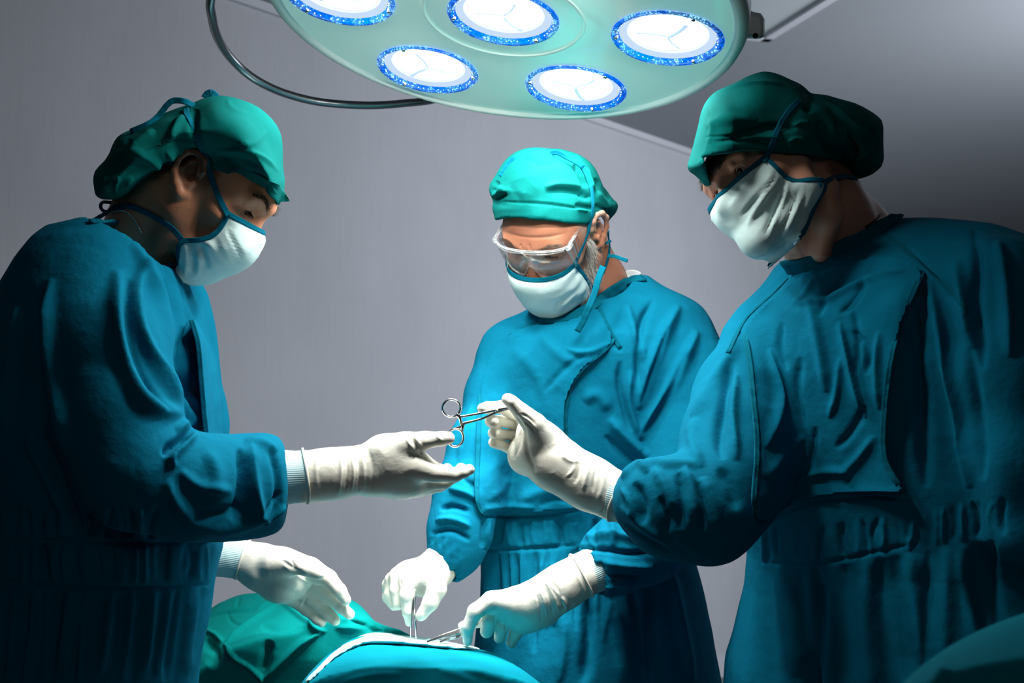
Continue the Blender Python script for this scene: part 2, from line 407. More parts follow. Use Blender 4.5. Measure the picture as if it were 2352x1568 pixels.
def tube_mesh(Pts, r, seg=10, closed=False, flat=1.0, nrm=None):
    Pts = np.asarray(Pts, float); n = len(Pts)
    T = (np.roll(Pts, -1, 0)-np.roll(Pts, 1, 0)) if closed else np.gradient(Pts, axis=0)
    T /= np.linalg.norm(T, axis=1)[:, None]+1e-12; r = np.broadcast_to(r, (n,))
    N = []; u = np.array(nrm if nrm is not None else ([0, 0, 1.] if abs(T[0][2]) < .9 else [0, 1., 0]), float)
    for i in range(n):
        u = u-T[i]*(u@T[i]); u /= np.linalg.norm(u)+1e-12; N.append(u.copy())
        if nrm is not None: u = np.array(nrm, float)
    V = []
    for i in range(n):
        B = np.cross(T[i], N[i])
        for j in range(seg):
            a = 2*math.pi*j/seg; V.append(Pts[i]+r[i]*(math.cos(a)*N[i]*flat+math.sin(a)*B))
    Fc = []
    for i in range(n if closed else n-1):
        i2 = (i+1) % n
        for j in range(seg): Fc.append((i*seg+j, i*seg+(j+1) % seg, i2*seg+(j+1) % seg, i2*seg+j))
    if not closed: Fc += [tuple(range(seg))[::-1], tuple((n-1)*seg+j for j in range(seg))]
    return np.array(V), Fc
def merge(parts):
    V = []; Fc = []; o = 0
    for v, f in parts:
        V.append(np.asarray(v)); Fc += [tuple(int(i)+o for i in q) for q in f]; o += len(v)
    return np.vstack(V), Fc
def catmull(pts, n=8):
    p = np.asarray(pts, float); p = np.vstack([2*p[0]-p[1], p, 2*p[-1]-p[-2]]); out = []
    for i in range(1, len(p)-2):
        for t in np.linspace(0, 1, n, endpoint=False):
            out.append(.5*((2*p[i])+(-p[i-1]+p[i+1])*t+(2*p[i-1]-5*p[i]+4*p[i+1]-p[i+2])*t*t+(-p[i-1]+3*p[i]-3*p[i+1]+p[i+2])*t**3))
    out.append(p[-2]); return np.array(out)
# ------------------------------------------------------------------ the room
CEIL = 2.7
def ray_z(px, py, z):
    d = R3 @ P(px, py, 1.0); s = (z-T3[2])/d[2]; return T3+d*s
A_ = ray_z(580, 0, CEIL); B_ = ray_z(1600, 350, CEIL)
tv = (B_-A_); tv[2] = 0; tv /= np.linalg.norm(tv); nv = np.array([tv[1], -tv[0], 0.])
if nv @ (-A_) < 0: nv = -nv
O_ = A_.copy(); O_[2] = 0
def rp(a, b, z): return O_+tv*a+nv*b+np.array([0, 0, z])      # along the back wall, out from it, height
t = NT('vinyl_wallcovering'); set_p(t.b, Roughness=.75)
tc = t.add('ShaderNodeTexCoord'); mp = t.add('ShaderNodeMapping'); mp.inputs['Scale'].default_value = (45, 45, 2.2); t.l(tc.outputs['Object'], mp.inputs['Vector'])
n1 = t.add('ShaderNodeTexNoise'); n1.inputs['Scale'].default_value = 2.6; n1.inputs['Detail'].default_value = 8; n1.inputs['Roughness'].default_value = .7; t.l(mp.outputs[0], n1.inputs['Vector'])
n2 = t.add('ShaderNodeTexNoise'); n2.inputs['Scale'].default_value = 3; n2.inputs['Detail'].default_value = 6; t.l(tc.outputs['Object'], n2.inputs['Vector'])
ad = t.add('ShaderNodeMath', operation='ADD'); t.l(n1.outputs['Fac'], ad.inputs[0]); t.l(n2.outputs['Fac'], ad.inputs[1])
mr = t.add('ShaderNodeMapRange'); mr.inputs['From Min'].default_value = .7; mr.inputs['From Max'].default_value = 1.3; t.l(ad.outputs[0], mr.inputs['Value'])
mx = t.add('ShaderNodeMix', data_type='RGBA'); mx.inputs[6].default_value = (.49, .505, .54, 1); mx.inputs[7].default_value = (.545, .56, .595, 1); t.l(mr.outputs[0], mx.inputs[0]); t.l(mx.outputs[2], t.b.inputs['Base Color'])
b1 = t.add('ShaderNodeBump'); b1.inputs['Strength'].default_value = .25; b1.inputs['Distance'].default_value = .002; t.l(n1.outputs['Fac'], b1.inputs['Height']); t.l(b1.outputs[0], t.b.inputs['Normal'])
M['wall'] = t.m
M['ceiling'] = mat_plain('ceiling_paint', (.30, .32, .345, 1), .8); M['dim'] = mat_plain('dark_wall_paint', (.12, .14, .15, 1), .8)
M['paint'] = mat_plain('wall_paint', (.5, .55, .56, 1), .8)
M['trimw'] = mat_plain('white_trim', (.62, .64, .68, 1), .6)
M['floor'] = mat_plain('floor_vinyl', (.08, .11, .12, 1), .4)
def box(name, corners, mats, kind='structure', parent=None):
    v = corners; f = [(0, 3, 2, 1), (4, 5, 6, 7), (0, 1, 5, 4), (1, 2, 6, 5), (2, 3, 7, 6), (3, 0, 4, 7)]
    o = mesh_np(name, v, f, parent, mats, smooth=False, world=True); fix_normals(o)
    if kind: o['kind'] = kind
    return o
def slab(name, a0, a1, b0, b1, z0, z1, mats, kind='structure', parent=None):
    return box(name, [rp(a0, b0, z0), rp(a1, b0, z0), rp(a1, b1, z0), rp(a0, b1, z0), rp(a0, b0, z1), rp(a1, b0, z1), rp(a1, b1, z1), rp(a0, b1, z1)], mats, kind, parent)
AL, AR, BD = -4.2, 9.5, 6.4
slab('wall_back', AL-.1, AR+.1, -.1, 0, 0, CEIL, [M['wall']])
slab('wall_right', AR, AR+.1, 0, BD, 0, CEIL, [M['paint']])
slab('wall_left', AL-.1, AL, 0, BD, 0, CEIL, [M['dim']])
slab('wall_front', AL-.1, AR+.1, BD, BD+.1, 0, CEIL, [M['dim']])
slab('floor', AL-.1, AR+.1, -.1, BD+.1, -.1, 0, [M['floor']])
slab('ceiling', AL-.1, AR+.1, -.1, BD+.1, CEIL, CEIL+.1, [M['ceiling']])
slab('trim_1', AL, AR, 0, .02, CEIL-.03, CEIL, [M['trimw']])
slab('baseboard_back', AL, AR, 0, .015, 0, .1, [M['trimw']])
# ceiling joint and raised panel seen beside the lamp
c0 = ray_z(1765, 84, CEIL); c1 = ray_z(1925, -16, CEIL); e = c1-c0; e /= np.linalg.norm(e); s = np.cross(e, [0, 0, 1.])
c1 = c0+e*1.6; f2 = ray_z(1700, -80, CEIL)-c0; f2 = s*(1 if f2@s > 0 else -1)
def bar(name, a, b, side, w, z0, z1, m):
    return box(name, [a+[0, 0, z0], b+[0, 0, z0], b+side*w+[0, 0, z0], a+side*w+[0, 0, z0], a+[0, 0, z1], b+[0, 0, z1], b+side*w+[0, 0, z1], a+side*w+[0, 0, z1]], m)
bar('trim_2', c0, c1, f2, .035, -.022, 0, [M['trimw']])
bar('trim_3', c0, c0+f2*1.2, e, .035, -.022, 0, [M['trimw']])
bar('ceiling_panel', c0+f2*.035+e*.035, c1+f2*.035, f2, 1.15, -.010, 0, [M['paint']])
# ------------------------------------------------------------------ surgical lamp
LU = np.array([.9917, -.1281, .0108]); LV = np.array([.0190, .2294, .9732]); LN = np.cross(LU, LV)   # LN points down to the table
LU /= np.linalg.norm(LU); LV = LV-LU*(LV@LU); LV /= np.linalg.norm(LV); LN = np.cross(LU, LV)
if LN[1] > 0: LN = -LN
LC = np.array([-.0125, .4600, -1.8172]); SPC = .235; RB = .079
def lam(u, v, w): return LC+LU*u+LV*v+LN*w
def lathe(prof, seg=96, c=(0, 0), close=False):
    V = [lam(c[0]+r*math.cos(2*math.pi*j/seg), c[1]+r*math.sin(2*math.pi*j/seg), w) for r, w in prof for j in range(seg)]
    Fc = [(i*seg+j, i*seg+(j+1) % seg, (i+1)*seg+(j+1) % seg, (i+1)*seg+j) for i in range(len(prof)-1) for j in range(seg)]
    return np.array(V), Fc
LABEL = 'round pale surgical lamp with bright glowing lenses hanging above the operating field'
lamp = thing('surgical_lamp', tuple(W(LC)), LABEL, 'surgical lamp')
LR = .337
t = NT('lamp_plate'); set_p(t.b, Roughness=.22, Base_Color=(.72, .86, .80, 1)); set_p(t.b, Emission_Color=(.25, .52, .48, 1), Emission_Strength=.40); t.b.inputs['Coat Weight'].default_value = .6; M['plate'] = t.m  # plate emission stands in for light bounced up onto it
M['rim'] = mat_plain('lamp_rim', (.72, .86, .82, 1), .25); M['house'] = mat_plain('lamp_housing', (.85, .88, .88, 1), .35)
cent = [(0, 0)]+[(SPC*math.cos(math.radians(a)), SPC*math.sin(math.radians(a))) for a in range(0, 360, 60)]
# face plate: a planar disc with seven holes, built by trimming a fine grid
def plate():
    bm = bmesh.new(); bm.verts.new
    import itertools
    seg = 72; loops = []
    def ring(cu, cv, r, n):
        vs_ = [bm.verts.new(tuple(lam(cu+r*math.cos(2*math.pi*i/n), cv+r*math.sin(2*math.pi*i/n), 0))) for i in range(n)]
        return [bm.edges.new((vs_[i], vs_[(i+1) % n])) for i in range(n)]
    es = ring(0, 0, LR-.012, 160)
    for cu, cv in cent: es += ring(cu, cv, RB, 64)
    bmesh.ops.triangle_fill(bm, edges=es, use_beauty=True, use_dissolve=False)
    me = bpy.data.meshes.new('face_plate'); bm.to_mesh(me); bm.free()
    me.transform(Matrix(CM.tolist())); return me
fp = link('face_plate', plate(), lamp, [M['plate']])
v, f = lathe([(LR-.012, 0), (LR-.009, .004), (LR-.003, .006), (LR+.004, .003), (LR+.008, -.006), (LR+.008, -.03), (LR+.002, -.045), (LR-.006, -.046)], 160)
o = mesh_np('rim', v, f, lamp, [M['rim']]); fix_normals(o)
v, f = lathe([(LR+.004, -.04), (LR+.0, -.075), (LR-.03, -.11), (LR-.09, -.14), (.12, -.165), (.06, -.17), (.055, -.22), (.001, -.22)], 128)
o = mesh_np('housing', v, f, lamp, [M['house']]); fix_normals(o)
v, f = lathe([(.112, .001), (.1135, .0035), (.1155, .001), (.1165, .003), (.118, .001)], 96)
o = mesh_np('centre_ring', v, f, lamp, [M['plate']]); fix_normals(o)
# lens materials
t = NT('bulb_glow'); tc = t.add('ShaderNodeTexCoord'); 
em = t.add('ShaderNodeEmission'); em.inputs[0].default_value = (1, .99, .95, 1); em.inputs[1].default_value = 6.0
t.l(em.outputs[0], t.n['Material Output'].inputs[0]); M['glow'] = t.m
t = NT('reflector'); em = t.add('ShaderNodeEmission'); em.inputs[0].default_value = (.62, .78, 1, 1); em.inputs[1].default_value = .95
t.l(em.outputs[0], t.n['Material Output'].inputs[0]); M['reflect'] = t.m
t = NT('reflector_core'); em = t.add('ShaderNodeEmission'); em.inputs[0].default_value = (.85, .98, 1, 1); em.inputs[1].default_value = 1.1
t.l(em.outputs[0], t.n['Material Output'].inputs[0]); M['reflect2'] = t.m
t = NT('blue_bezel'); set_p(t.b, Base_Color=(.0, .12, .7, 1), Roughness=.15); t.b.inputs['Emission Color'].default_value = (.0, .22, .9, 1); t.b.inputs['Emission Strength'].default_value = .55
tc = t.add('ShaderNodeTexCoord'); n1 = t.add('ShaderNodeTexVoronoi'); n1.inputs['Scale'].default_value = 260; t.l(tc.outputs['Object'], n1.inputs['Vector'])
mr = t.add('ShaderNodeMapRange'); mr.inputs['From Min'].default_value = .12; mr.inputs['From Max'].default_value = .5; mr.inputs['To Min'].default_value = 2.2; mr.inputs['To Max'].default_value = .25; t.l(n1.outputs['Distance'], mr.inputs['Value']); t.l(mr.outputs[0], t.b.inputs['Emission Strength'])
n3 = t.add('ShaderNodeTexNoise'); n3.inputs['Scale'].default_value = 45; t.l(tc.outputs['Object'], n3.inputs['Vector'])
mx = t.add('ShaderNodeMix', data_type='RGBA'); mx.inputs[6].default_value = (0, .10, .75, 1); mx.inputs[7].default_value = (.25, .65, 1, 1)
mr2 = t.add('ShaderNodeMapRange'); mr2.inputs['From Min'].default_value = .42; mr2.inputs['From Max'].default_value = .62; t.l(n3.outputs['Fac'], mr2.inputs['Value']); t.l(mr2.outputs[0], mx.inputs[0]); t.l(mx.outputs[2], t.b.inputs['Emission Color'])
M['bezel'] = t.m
t = NT('bead_glow'); em = t.add('ShaderNodeEmission'); em.inputs[0].default_value = (.75, .93, 1, 1); em.inputs[1].default_value = 2.5
t.l(em.outputs[0], t.n['Material Output'].inputs[0]); M['bead'] = t.m
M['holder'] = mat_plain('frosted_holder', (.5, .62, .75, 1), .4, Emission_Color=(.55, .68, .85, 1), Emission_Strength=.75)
def bulb(i, cu, cv):
    c = (cu, cv)
    v, f = lathe([(RB+.0015, .001), (RB-.001, .0042), (RB-.005, .0036), (RB-.0085, -.001), (RB-.0105, -.004)], 80, c)
    rg = mesh_np('lens_ring', v, f, lamp, [M['bezel']]); fix_normals(rg)
    v, f = lathe([(RB-.0095, -.003), (RB-.013, -.0045), (RB-.020, -.008), (RB-.029, -.013)], 80, c)
    o = mesh_np('reflector', v, f, rg, [M['reflect']]); fix_normals(o)
    v, f = lathe([(RB-.0235, -.0095), (RB-.025, -.0095), (.012, -.006), (.0005, -.0055)], 64, c)
    o = mesh_np('lens', v, f, rg, [M['glow']]); fix_normals(o)
    v, f = lathe([(RB-.0205, -.0070), (RB-.0220, -.0055), (RB-.0240, -.0085)], 80, c)
    o = mesh_np('inner_ring', v, f, rg, [M['reflect2']]); fix_normals(o)
    parts = []
    rs = random.Random(i)
    a0 = rs.random()*6
    for k in range(3):      # the three wires of the bulb holder
        a = a0+k*2.09; r0, r1 = .010, .036+.01*rs.random()
        p = [lam(cu+r*math.cos(a+.1*s_), cv+r*math.sin(a+.1*s_) , -.0035) for s_, r in enumerate((r0*.2, r0, (r0+r1)/2, r1))]
        parts.append(tube_mesh(catmull(p, 4), .0022 if k else .0045, 6))
    v, f = merge(parts); o = mesh_np('bulb_holder', v, f, rg, [M['holder']]); fix_normals(o)
    parts = []
    for k in range(54):
        a = 2*math.pi*k/54+rs.random()*.05; r = RB-.0075+rs.random()*.002-.001
        if rs.random() < .25: continue
        p = lam(cu+r*math.cos(a), cv+r*math.sin(a), .001); q = .0006+.0009*rs.random()
        parts.append((np.array([p+LU*q, p-LU*q, p+LV*q, p-LV*q, p+LN*q, p-LN*q]), [(0, 2, 4), (2, 1, 4), (1, 3, 4), (3, 0, 4), (2, 0, 5), (1, 2, 5), (3, 1, 5), (0, 3, 5)]))
    v, f = merge(parts); o = mesh_np('led_beads', v, f, rg, [M['bead']]); o['kind'] = 'stuff'
    for a in (a0+.4, a0+.4+2.09, a0+.4+4.19):
        v, f = lathe([(.0001, .0065), (.0022, .0060), (.0032, .0040), (.0034, .001)], 14, (cu+(RB-.006)*math.cos(a), cv+(RB-.006)*math.sin(a)))
        o = mesh_np('screw', v, f, rg, [M['steel']]); fix_normals(o)
FOCUS = P(1010, 1462, 1.98)
LAMP_POWER = 9.2
for i, (cu, cv) in enumerate(cent):
    bulb(i, cu, cv)
    l = bpy.data.lights.new('surgical_bulb', 'SPOT'); l.energy = LAMP_POWER; l.color = (1.0, .98, .92); l.spot_size = math.radians(165); l.spot_blend = 1.0; l.shadow_soft_size = .035
    o = bpy.data.objects.new('surgical_bulb', l); COL.objects.link(o); p = lam(cu, cv, .012); o.location = Vector(W(p))
    o.rotation_euler = Vector(R3 @ (FOCUS-p)).to_track_quat('-Z', 'Y').to_euler()
    # narrow beam of the reflector, crossing at the operating field
    l = bpy.data.lights.new('surgical_beam', 'SPOT'); l.energy = 19; l.color = (1.0, 1.0, .96); l.spot_size = math.radians(42); l.spot_blend = 1.0; l.shadow_soft_size = .04
    o2 = bpy.data.objects.new('surgical_beam', l); COL.objects.link(o2); o2.location = o.location; o2.rotation_euler = o.rotation_euler
# grip rail, bracket, yoke and ceiling arm
rail = [P(x, y, d) for x, y, d in ((560, -190, 1.85), (505, -80, 1.88), (484, 0, 1.92), (487, 40, 1.95), (497, 80, 1.99), (518, 118, 2.03), (552, 156, 2.07), (594, 187, 2.10), (650, 213, 2.14), (720, 232, 2.18), (791, 240, 2.21), (861, 242, 2.24), (931, 237, 2.27), (1000, 228, 2.30), (1080, 200, 2.32))]
v, f = tube_mesh(catmull(rail, 8), .0070, 16); o = mesh_np('grip_rail', v, f, lamp, [M['steel_tube']]); fix_normals(o)
fb = Field(.003, .006); fb.inflate(smooth_poly([(1690, 15), (1722, 12), (1722, 26), (1757, 32), (1757, 84), (1742, 91), (1712, 88), (1690, 100), (1660, 110), (1660, 20)], 1), 1.86, .022, 8)
v, f = fb.mesh(); mesh_np('bracket', v, f, lamp, [M['house']])
v, f = tube_mesh([P(1735, 82, 1.83), P(1735, 82, 1.845)], .004, 12); mesh_np('bolt', v, f, lamp, [M['black']])
arm = [lam(0, 0, -.2), lam(0, 0, -.33), lam(0, -.1, -.42), lam(0, -.35, -.50)]
v, f = tube_mesh(catmull(arm, 6), .025, 16); o = mesh_np('arm', v, f, lamp, [M['house']]); fix_normals(o)
top = W(arm[-1]); v, f = tube_mesh([top, np.array([top[0], top[1], CEIL-.002])], .03, 20); o = mesh_np('ceiling_post', v, f, lamp, [M['house']], world=True); fix_normals(o)
# ------------------------------------------------------------------ people: heads
def frame(f, uphint, org, sc=1.0):
    f = np.asarray(f, float); f /= np.linalg.norm(f); u = np.asarray(uphint, float); u = u-f*(u@f); u /= np.linalg.norm(u); r = np.cross(f, u)
    return (np.column_stack([r, f, u]), np.asarray(org, float), sc)
def anchored(f, uphint, loc, px_, sc):
    R = frame(f, uphint, (0, 0, 0))[0]; return (R, P(*px_)-R @ np.asarray(loc, float)*sc, sc)
def to_local(Mx, p): return (np.asarray(p)-Mx[1]) @ Mx[0]/Mx[2]
def to_cam(Mx, p): return np.asarray(p)*Mx[2] @ Mx[0].T+Mx[1]
def on_plane(Mx, px, py, x):     # pixel ray meets the head plane local x = const -> local y, z
    d = P(px, py, 1.0); n = Mx[0][:, 0]; o = Mx[1]+n*x*Mx[2]; s = (o@n)/(d@n); return to_local(Mx, d*s)
def head_prims(fd, Mx, eye_open=.0035, look=0, ears=(-1, 1), nose=1.0, back=0.0, zl=1.0):
    fd.M = Mx
    fd.ell((0, -.008, .030), (.072, .088, .074), k=.02)
    fd.ell((0, .032, .036), (.064, .060, .055), k=.03)
    fd.ell((0, .036, -.020*zl), (.058, .054, .080*zl), k=.025)
    for s in (-1, 1):
        fd.lchain([(s*.060, .000, -.005, .016), (s*.056, .004, -.055*zl, .017), (s*.034, .048, -.090*zl, .016), (s*.012, .076, -.100*zl, .015)], k=.022)
        fd.ell((s*.046, .056, -.014), (.024, .022, .015), k=.02)
        fd.cone((s*.046, .073, .035), (s*.010, .088, .036), .011, .010, k=.014)
        fd.ell((s*.058, .030, .025), (.012, .03, .03), k=.02)
    fd.ell((0, .076, -.100*zl), (.020, .017, .016), k=.02)
    fd.ell((0, .080, -.060), (.026, .018, .018), k=.02)
    fd.cone((0, .086, .022), (0, .104*nose, -.022), .0075, .0105, k=.012)
    fd.ell((0, .104, -.024), (.011, .011, .010), k=.008)
    for s in (-1, 1):
        fd.ell((s*.012, .096, -.027), (.008, .011, .008), k=.006)
        fd.ell((s*.033, .099, .016), (.019, .018, .0125), op='-', k=.016)
    for s in (-1, 1):
        e = np.array([s*.032, .0690, .017])
        fd.ell(e, (.0145, .0136, .0132), k=.007)
        fd.lchain([(s*.017, .076, .023, .0030), (s*.031, .0835, .0275, .0030), (s*.046, .074, .021, .0032)], k=.006)   # fold of the upper lid
        fd.ell(e+[0, .014, -.0035+look], (.0125, .012, eye_open), op='-', k=.0012)       # the opening between the lids
        fd.ell(e, (.0128, .0128, .0128), op='-', k=.0005)
    # ears
    for s in ears:
        ca, sa = math.cos(back), math.sin(back)
        def E(y, z, out, r): dy, dz = y+.008, z-.006; return (s*(.073+out), -.008+dy*ca-dz*sa, .006+dy*sa+dz*ca, r)
        def E3(x, y, z): return E(y, z, 0, 0)[1:3]
        Rb = np.array([[1, 0, 0], [0, ca, -sa], [0, sa, ca]]); fd.ell((s*.080,)+E3(0, -.010, .006), (.0045, .0165, .029), R=Rb @ rot_from((math.cos(.35), -s*math.sin(.35), 0), (s*math.sin(.35), math.cos(.35), 0), (0, 0, 1)), k=.004)
        fd.lchain([E(.006, .004, .004, .003), E(.010, .016, .008, .0042), E(.006, .030, .011, .0045), E(-.006, .0375, .014, .0048), E(-.019, .034, .018, .0048), E(-.0275, .020, .020, .0048), E(-.027, .002, .018, .0044), E(-.0185, -.014, .014, .0046), E(-.010, -.026, .009, .0068), E(-.003, -.025, .005, .005)], k=.0035)
        fd.ell((s*.088,)+E3(0, -.007, .010), (.007, .0085, .015), R=Rb, op='-', k=.004)
        fd.ell((s*.083, -.002, .002), (.010, .006, .007), op='-', k=.004)
        fd.lchain([E(-.002, .026, .010, .0028), E(-.012, .021, .012, .0032), E(-.018, .008, .012, .0034), E(-.013, -.008, .009, .0034)], k=.003)
        fd.ell((s*.079, .006, -.003), (.004, .003, .006), k=.003)
    fd.M = None
def cranium_cover(cp, Mx, t=.007):
    t = t
    cp.M = Mx; cp.ell((0, -.008, .030), (.072+t, .088+t, .074+t), k=.012); cp.ell((0, .032, .036), (.064+t, .060+t, .055+t), k=.012); cp.M = None
def lashes(parent, Mx, bv, sides, z0=.016, mat=None, L=.007, n=46):
    for s in sides:
        R_ = []; D_ = []
        for i in range(n):
            t_ = i/(n-1); x = s*(.019+.026*t_); z = z0+.0022*math.sin(math.pi*t_)
            o = to_cam(Mx, [x, .15, z]); d = to_cam(Mx, [x, 0, z])-o; d /= np.linalg.norm(d); r = bv.ray_cast(Vector(o), Vector(d))
            if r[0] is None: continue
            R_.append(np.array(r[0])); D_.append(Mx[0] @ np.array([s*(t_-.4)*.5, .8, -.55]))
        if R_: strands('eyelash', R_, D_, L, .00022, parent, mat or M['lash'], seed=3, jit=.12)
def hair_attr(o, vloc, fn):
    a = o.data.attributes.new('hair', 'FLOAT', 'POINT'); a.data.foreach_set('value', fn(vloc).astype(np.float32))
def sstep(a, b, x): t = np.clip((x-a)/(b-a), 0, 1); return t*t*(3-2*t)
def eyeballs(parent, Mx, look):
    for s in (-1, 1):
        c = np.array([s*.032, .0690, .017]); seg, rg = 28, 20; V = []; L = np.asarray(look, float); L /= np.linalg.norm(L)
        a = np.cross(L, [0, 0, 1.]); a /= np.linalg.norm(a); b = np.cross(a, L); mi = []
        for i in range(rg+1):
            th = math.pi*i/rg
            for j in range(seg):
                ph = 2*math.pi*j/seg; r = .0124*(1+.05*math.exp(-(th/.42)**4)); V.append(c+r*(math.cos(th)*L+math.sin(th)*(math.cos(ph)*a+math.sin(ph)*b)))
        Fc = []
        for i in range(rg):
            for j in range(seg): Fc.append((i*seg+j, i*seg+(j+1) % seg, (i+1)*seg+(j+1) % seg, (i+1)*seg+j)); mi.append(2 if i < 1 else (1 if i < 3 else 0))
        o = mesh_np('eye', to_cam(Mx, np.array(V)), Fc, parent, [M['eyewhite'], M['iris'], M['pupil']], mat_idx=mi); fix_normals(o)
M['eyewhite'] = mat_plain('eye_white', (.55, .50, .45, 1), .12); M['iris'] = mat_plain('iris', (.07, .035, .02, 1), .08); M['pupil'] = mat_plain('pupil', (.004, .004, .004, 1), .05)
def strands(name, roots, dirs, length, r, parent, mat, droop=0, seed=1, jit=.35):
    rs = np.random.RandomState(seed); parts = []
    for p, d in zip(roots, dirs):
        d = d+rs.randn(3)*jit; d /= np.linalg.norm(d)+1e-9; L = length*(.6+.7*rs.rand()); side = rs.randn(3)*.25
        q = [p-d*.001, p+d*L*.5+side*L*.1, p+(d+side*.4)*L]
        q = np.array(q); T = q[2]-q[0]; T /= np.linalg.norm(T); a = np.cross(T, [.3, .5, .8]); a /= np.linalg.norm(a); b = np.cross(T, a)
        V = []
        for k, rr in enumerate((r, r*.8)):
            for j in range(3): an = 2.09*j; V.append(q[k]+rr*(math.cos(an)*a+math.sin(an)*b))
        V.append(q[2]); parts.append((np.array(V), [(0, 1, 4, 3), (1, 2, 5, 4), (2, 0, 3, 5), (3, 4, 6), (4, 5, 6), (5, 3, 6)]))
    v, f = merge(parts); return mesh_np(name, v, f, parent, [mat], smooth=False)
def brows(parent, Mx, bv, mat, sides=(-1, 1), n=170, up=0.0):
    for s in sides:
        R_ = []; D_ = []; rs = np.random.RandomState(3+s)
        for i in range(n):
            t = rs.rand(); x = s*(.013+.040*t); z = .034+.012*math.sin(min(t, .7)*2.2)-.012*max(0, t-.6)+up+(rs.rand()-.5)*.008*(1-.6*t)
            o = to_cam(Mx, [x, .16-.0*t, z]); d = to_cam(Mx, [x*1.15, .0, z])-o; d /= np.linalg.norm(d)
            r = bv.ray_cast(Vector(o), Vector(d))
            if r[0] is None: continue
            nn = np.array(r[1]); nn = nn if nn@d < 0 else -nn
            R_.append(np.array(r[0])); D_.append(Mx[0] @ np.array([s*.9, 0, .45-.8*t])*1.0+nn*.45)
        if R_: strands('eyebrow', R_, D_, .008, .00022, parent, mat, seed=5+s, jit=.25)
def mask_grid(Mx, C, S, nu=72, nv=44, amp=.0025, pinch=1.0, seed=0, px=True):
    """C: (px,py) profile on the middle plane; S: (px,py,x) side edge; both top to bottom"""
    if px: Cl = np.array([on_plane(Mx, x, y, 0) for x, y in C])
    else: Cl = np.array([(0, y, z) for y, z in C])
    def rs_(A, n, uniform=False):
        A = smooth_poly(A, 2, False); L = np.concatenate([[0], np.cumsum(np.linalg.norm(np.diff(A, axis=0), axis=1))]); t = np.linspace(0, L[-1], n)
        return np.stack([np.interp(t, L, A[:, i]) for i in range(3)], 1)
    Cl = rs_(Cl, nv)
    Sl = {}
    for s in (-1, 1):
        A = []
        for q in S:
            if px:
                w = q[2]; sn = NEAR[0]; a = on_plane(Mx, q[0], q[1], sn*w); A.append((s*w, a[1], a[2]))
            else: A.append((s*q[0], q[1], q[2]))
        Sl[s] = rs_(np.array(A), nv)
    V = np.zeros((nv, nu, 3)); rs = np.random.RandomState(seed)
    for j in range(nu):
        u = -1+2*j/(nu-1); ph = abs(u)*math.pi/2; s = 1 if u > 0 else -1
        c = math.cos(ph)**.85; sn_ = math.sin(ph)
        V[:, j, 0] = Sl[s][:, 0]*sn_; V[:, j, 1] = Sl[s][:, 1]+(Cl[:, 1]-Sl[s][:, 1])*c; V[:, j, 2] = Sl[s][:, 2]+(Cl[:, 2]-Sl[s][:, 2])*c
    G = V.reshape(-1, 3); f = np.array([(i*nu+j, i*nu+j+1, (i+1)*nu+j+1, (i+1)*nu+j) for i in range(nv-1) for j in range(nu-1)])
    n = vnorm(G, f); cen = np.array([0, .02, -.05]); n *= np.sign(((G-cen)*n).sum(1))[:, None]
    uu, vv = np.meshgrid(np.linspace(-1, 1, nu), np.linspace(0, 1, nv)); uu = uu.ravel(); vv = vv.ravel()
    # gathers run out from the side edges; soft creases elsewhere
    edge = np.minimum(1-np.abs(uu), np.minimum(vv, 1-vv)*1.6)
    g = np.sin(vv*31+np.sin(uu*5)*1.2+seed)*np.exp(-((1-np.abs(uu))/.32)**2)*amp*.7
    g += creases(G*[1, 1, 1.6], 22, seed)*amp*1.6+vnoise(G*30, seed)*amp*.8
    g *= np.clip(edge*9, 0, 1)
    G = G+n*g[:, None]
    return to_cam(Mx, G), f, n @ Mx[0].T, nu, nv
def solid_sheet(v, f, n, th):
    nv_ = len(v); V = np.vstack([v, v-n*th]); e = {}
    Fs = [tuple(q) for q in f]+[tuple(int(i)+nv_ for i in q[::-1]) for q in f]
    cnt = {}
    for q in f:
        for a, b in zip(q, np.roll(q, -1)):
            k = (min(a, b), max(a, b)); cnt.setdefault(k, []).append((a, b))
    for k, l in cnt.items():
        if len(l) == 1: a, b = l[0]; Fs.append((int(b), int(a), int(a)+nv_, int(b)+nv_))
    return V, Fs
